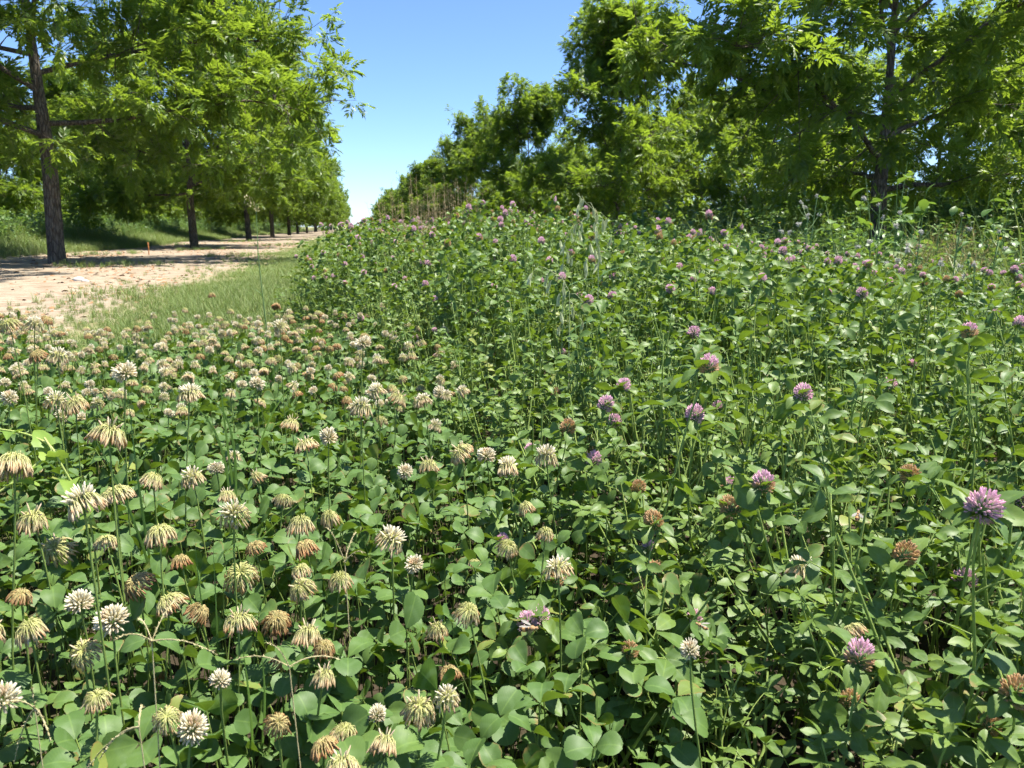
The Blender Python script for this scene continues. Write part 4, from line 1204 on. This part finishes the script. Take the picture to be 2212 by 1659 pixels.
# ---- long grass blades among the white clover
def long_grass(px0, py0, pts, label, w=.0045, d0=.9):
    """one tall grass shoot: base pixel, then tip pixels of its blades with their depth"""
    b = at_height(px0, py0, .05); gz = float(ground_z(b[0], b[1]))
    e = empty('grass_shoot', T(b[0], b[1], gz)); tag(e, label, 'grass', 'long grass among the white clover')
    for (kx, ky, tx, ty, dd) in pts:
        k = at_depth(kx, ky, dd) - [b[0], b[1], gz]; t = at_depth(tx, ty, dd) - [b[0], b[1], gz]
        s = np.linspace(0, 1, 12)[:, None]; c = (1 - s) ** 2 * np.zeros(3) + 2 * s * (1 - s) * (k * 1.0) + s ** 2 * t
        ww = w * .5 * np.interp(s[:, 0], [0, .5, 1], [.7, 1, .08]); side = np.tile(CR, (12, 1)) * .8 + CU * .3
        v = np.concatenate([c - side * ww[:, None], c + CF * .0006, c + side * ww[:, None]])
        f = [(i, i + 1, 12 + i + 1, 12 + i) for i in range(11)] + [(12 + i, 12 + i + 1, 24 + i + 1, 24 + i) for i in range(11)]
        a = np.zeros((36, 3)); a[:, 2] = RNG.uniform(); mb = MB(); mb.add(v, f, a)
        mesh_obj('blade', mb.mesh('blade', [M_lgrass]), e)
long_grass(350, 1330, [(300, 1100, 275, 835, 1.0), (330, 1150, 180, 905, 1.0)], 'tall straight grass blade standing in the white clover at left')
long_grass(480, 1240, [(560, 850, 430, 858, 1.05), (545, 860, 360, 858, 1.05)], 'grass shoot with a blade bent flat at left')
long_grass(520, 1150, [(545, 780, 720, 800, 1.15), (480, 900, 470, 760, 1.15)], 'grass shoot arching right above the white heads')
long_grass(470, 1500, [(470, 1350, 460, 1180, .8), (440, 1380, 420, 1160, .8)], 'thin upright grass blades low in the left foreground', .003)
long_grass(545, 1640, [(545, 1500, 520, 1380, .62), (590, 1500, 560, 1400, .62)], 'pair of thin grass blades at the bottom edge', .003)
long_grass(470, 1230, [(560, 1110, 800, 990, 1.0)], 'grass blade slanting up to the right among faded heads', .004)

# ---- bermuda grass seed fingers
def bermuda(hub, tips, dist, base, label):
    h = at_depth(*hub, dist); b = at_depth(*base, dist * .98); gz = float(ground_z(b[0], b[1])); b[2] = gz
    e = empty('finger_grass', T(*b)); tag(e, label, 'grass', 'grass seed fingers in the foreground')
    mb = MB(); m = (h - b) * .55 + np.array([.004, 0, .02]); tube(mb, [(0, 0, 0), m, h - b], [.0007, .0006, .0005], 4, 0, (0, 0, .5)); mesh_obj('stem', mb.mesh('stem', [M_seedspike]), e)
    r = np.random.default_rng(hub[0])
    for tx, ty in tips:
        t = at_depth(tx, ty, dist * r.uniform(.93, 1.05)); s = np.linspace(0, 1, 9)[:, None]
        c = (h - b) + (t - h) * s + np.array([0, 0, .006]) * (s * (1 - s) * 4)
        q = MB(); tube(q, c, np.linspace(.0006, .00035, 9), 4, 0, (0, 0, .5))
        for k in range(26):
            o = c[0] + (c[-1] - c[0]) * k / 26 + np.array([0, 0, .006]) * ((k / 26) * (1 - k / 26) * 4); d = (c[-1] - c[0]) / np.linalg.norm(c[-1] - c[0]) + r.normal(0, .5, 3); B = basis(d)
            q.add([o - B[:, 1] * .0006, o + B[:, 0] * .0028, o + B[:, 1] * .0006], [(0, 1, 2)], (0, 0, r.uniform()))
        mesh_obj('seed_finger', q.mesh('seed_finger', [M_seedspike]), e)
bermuda((328, 1385), [(390, 1290), (300, 1340), (245, 1385), (470, 1415)], .60, (300, 1640), 'finger grass spreading four seed spikes over leaves at left')
bermuda((625, 1440), [(575, 1390), (510, 1425), (735, 1425)], .62, (640, 1640), 'finger grass with three seed spikes below the brown heads')
bermuda((745, 1215), [(705, 1140), (770, 1150), (790, 1195)], .78, (745, 1450), 'finger grass with upright seed spikes in the middle of the clover')
bermuda((75, 1530), [(70, 1490), (110, 1600), (0, 1530), (30, 1650)], .55, (60, 1655), 'finger grass in the bottom left corner')
bermuda((300, 1570), [(215, 1640), (310, 1530), (190, 1660)], .52, (300, 1658), 'dry finger grass lying along the bottom edge at left')

# ---- bindweed
def bindweed():
    P0 = [(-20, 925, .95), (55, 935, .94), (110, 960, .93), (130, 1000, .93), (160, 1050, .94), (195, 1120, .96), (205, 1190, 1.0)]
    P1 = [(-20, 1075, .90), (40, 1035, .91), (70, 1010, .92), (115, 975, .93), (95, 945, .93)]
    b = at_depth(205, 1190, 1.0); gz = float(ground_z(b[0], b[1])); b[2] = gz
    e = empty('bindweed', T(*b)); tag(e, 'yellow-green bindweed twining over the clover at the left edge', 'vine')
    def smoothed(P):
        q = np.array([at_depth(*p) for p in P]) - b; t = np.linspace(0, 1, len(q)); u = np.linspace(0, 1, 40)
        c = np.column_stack([np.interp(u, t, q[:, k]) for k in range(3)])
        for _ in range(6): c[1:-1] = (c[:-2] + 2 * c[1:-1] + c[2:]) / 4
        return c
    A = smoothed(P0); A = np.concatenate([A, [[0, 0, 0]]]); Bp = smoothed(P1)
    for c in (A, Bp):
        mb = MB(); tube(mb, c, .0014, 5, 0, (0, 0, .5)); mesh_obj('stem', mb.mesh('stem', [M_vine]), e)
    prof = [(-.22, .30), (-.05, .34), (.1, .26), (.35, .22), (.65, .14), (.88, .06), (1, .01)]
    v, f, a = leaflet(.045, prof, .25, .4); lm = MB(); lm.add(v, f, a); me = lm.mesh('leaf', [M_vleaf])
    r = np.random.default_rng(77)
    for c, k in ((A, 4), (A, 11), (A, 17), (A, 24), (A, 31), (Bp, 8), (Bp, 16), (Bp, 27)):
        mesh_obj('leaf', me, e, T(*c[k]) @ Rot('z', r.uniform(0, 6.28)) @ Rot('y', r.uniform(-.6, .3)) @ S(r.uniform(.7, 1.1)))
M_vine = plain_material('vine_stem', (.45, .50, .15), (.34, .42, .11), .5, .15)
M_vleaf = leaf_material('vine_leaf', (.14, .24, .04), (.19, .29, .05), (.24, .33, .06), (.36, .52, .06), .32, .5, .4)
bindweed()

# ---- orange stake and pale stones on the sand
def stake():
    p = at_height(322, 552, 0.0); gz = float(ground_z(p[0], p[1])); mb = MB()
    tube(mb, [(0, 0, -.05), (.004, 0, .15), (.0, .0, .27), (0, 0, .28)], [.013, .013, .012, .003], 6, 0, (0, 0, .5))
    o = mesh_obj('stake', mb.mesh('stake', [plain_material('rusty_stake', (.50, .20, .06), (.34, .13, .05), .8)]), None, T(p[0], p[1], gz))
    tag(o, 'short rusty orange stake standing in the sand', 'stake')
stake()
def stone(px, py, s, label, seed):
    p = at_height(px, py, .02); gz = float(ground_z(p[0], p[1])); r = np.random.default_rng(seed)
    th = np.linspace(0, 2 * math.pi, 9)[:-1]; pr = [(-.3, .8), (.1, 1), (.45, .8), (.65, .35)]
    v = np.array([(q * math.cos(a) * r.uniform(.85, 1.15), q * .8 * math.sin(a) * r.uniform(.85, 1.15), z) for z, q in pr for a in th]) * s
    f = [(i * 8 + j, i * 8 + (j + 1) % 8, i * 8 + 8 + (j + 1) % 8, i * 8 + 8 + j) for i in range(3) for j in range(8)]
    mb = MB(); mb.add(v, f, (0, 0, .5)); mb.add(v[-8:], [list(range(8))], (0, 0, .5))
    o = mesh_obj('stone', mb.mesh('stone', [plain_material('pale_stone', (.62, .58, .50), (.48, .44, .37), .85, 0, 30, bump=.4)]), None, T(p[0], p[1], gz)); tag(o, label, 'stone')
stone(170, 602, .07, 'larger pale stone in the sand by the grass', 1); stone(183, 604, .045, 'smaller pale stone beside the larger one', 2)

# ---- honeybees
M_bee = None
def bee_material():
    m, t = nodes_of('bee_fur'); g = G(t); s, a, r = g.lc()
    st = g.smooth(g.math('SINE', g.math('MULTIPLY', s, 38.0)), -.2, .4)
    c = g.mix(st, (.10, .05, .02), (.50, .27, .09)); c = g.mix(g.smooth(s, .50, .56), c, (.34, .20, .08))
    p = g.n('ShaderNodeBsdfPrincipled'); g.put(p.inputs['Base Color'], c); p.inputs['Roughness'].default_value = .7; g.out(p.outputs[0]); return m
M_bee = bee_material(); M_wing = plain_material('bee_wing', (.55, .52, .48), (.45, .42, .38), .3, .6, 50)
M_bleg = plain_material('bee_leg', (.06, .04, .025), (.04, .03, .02), .6)
def bee(px, py, dist, rz, tilt, label):
    p = at_depth(px, py, dist); e = empty('honeybee', T(*p) @ Rot('z', rz) @ Rot('y', tilt)); tag(e, label, 'bee', 'honeybees')
    xs = [-.0075, -.0068, -.005, -.0025, -.0005, .0004, .0015, .003, .0044, .0049, .0056, .0066, .0072]
    rr = [.0003, .0014, .0023, .0024, .0015, .0011, .0019, .0021, .0014, .0009, .0014, .0013, .0003]
    mb = MB(); tube(mb, [(x, 0, -.0006 if x < -.001 else 0) for x in xs], rr, 10, 0, (0, 0, 0), True); mesh_obj('body', mb.mesh('body', [M_bee]), e)
    for s in (-1, 1):
        v, f, a = leaflet(.0095, [(0, .03), (.3, .13), (.7, .18), (1, .05)], 0, 0); w = MB(); w.add(v, f, a)
        mesh_obj('wing', w.mesh('wing', [M_wing]), e, T(.0018, s * .001, .0018) @ Rot('z', math.pi - s * .45) @ Rot('y', -.25))
        for x in (.0008, .002, .0032):
            l = MB(); tube(l, [(x, s * .0012, -.0008), (x - .001, s * .0035, -.0012), (x - .0016, s * .004, -.0045)], [.00035, .0003, .0002], 4, 0, (0, 0, .5)); mesh_obj('leg', l.mesh('leg', [M_bleg]), e)
        l = MB(); tube(l, [(.0068, s * .0006, .0006), (.0085, s * .0012, .0016), (.0095, s * .0016, .0008)], .00018, 3, 0, (0, 0, .5)); mesh_obj('antenna', l.mesh('antenna', [M_bleg]), e)
bee(1143, 1357, .585, -.4, -.1, 'honeybee clinging to the pair of pink clover heads')
bee(1853, 1113, .80, .9, -.5, 'honeybee hovering among the red clover leaves at right')
bee(1516, 1352, .83, 2.4, -.2, 'small honeybee on a pink clover head, lower middle')
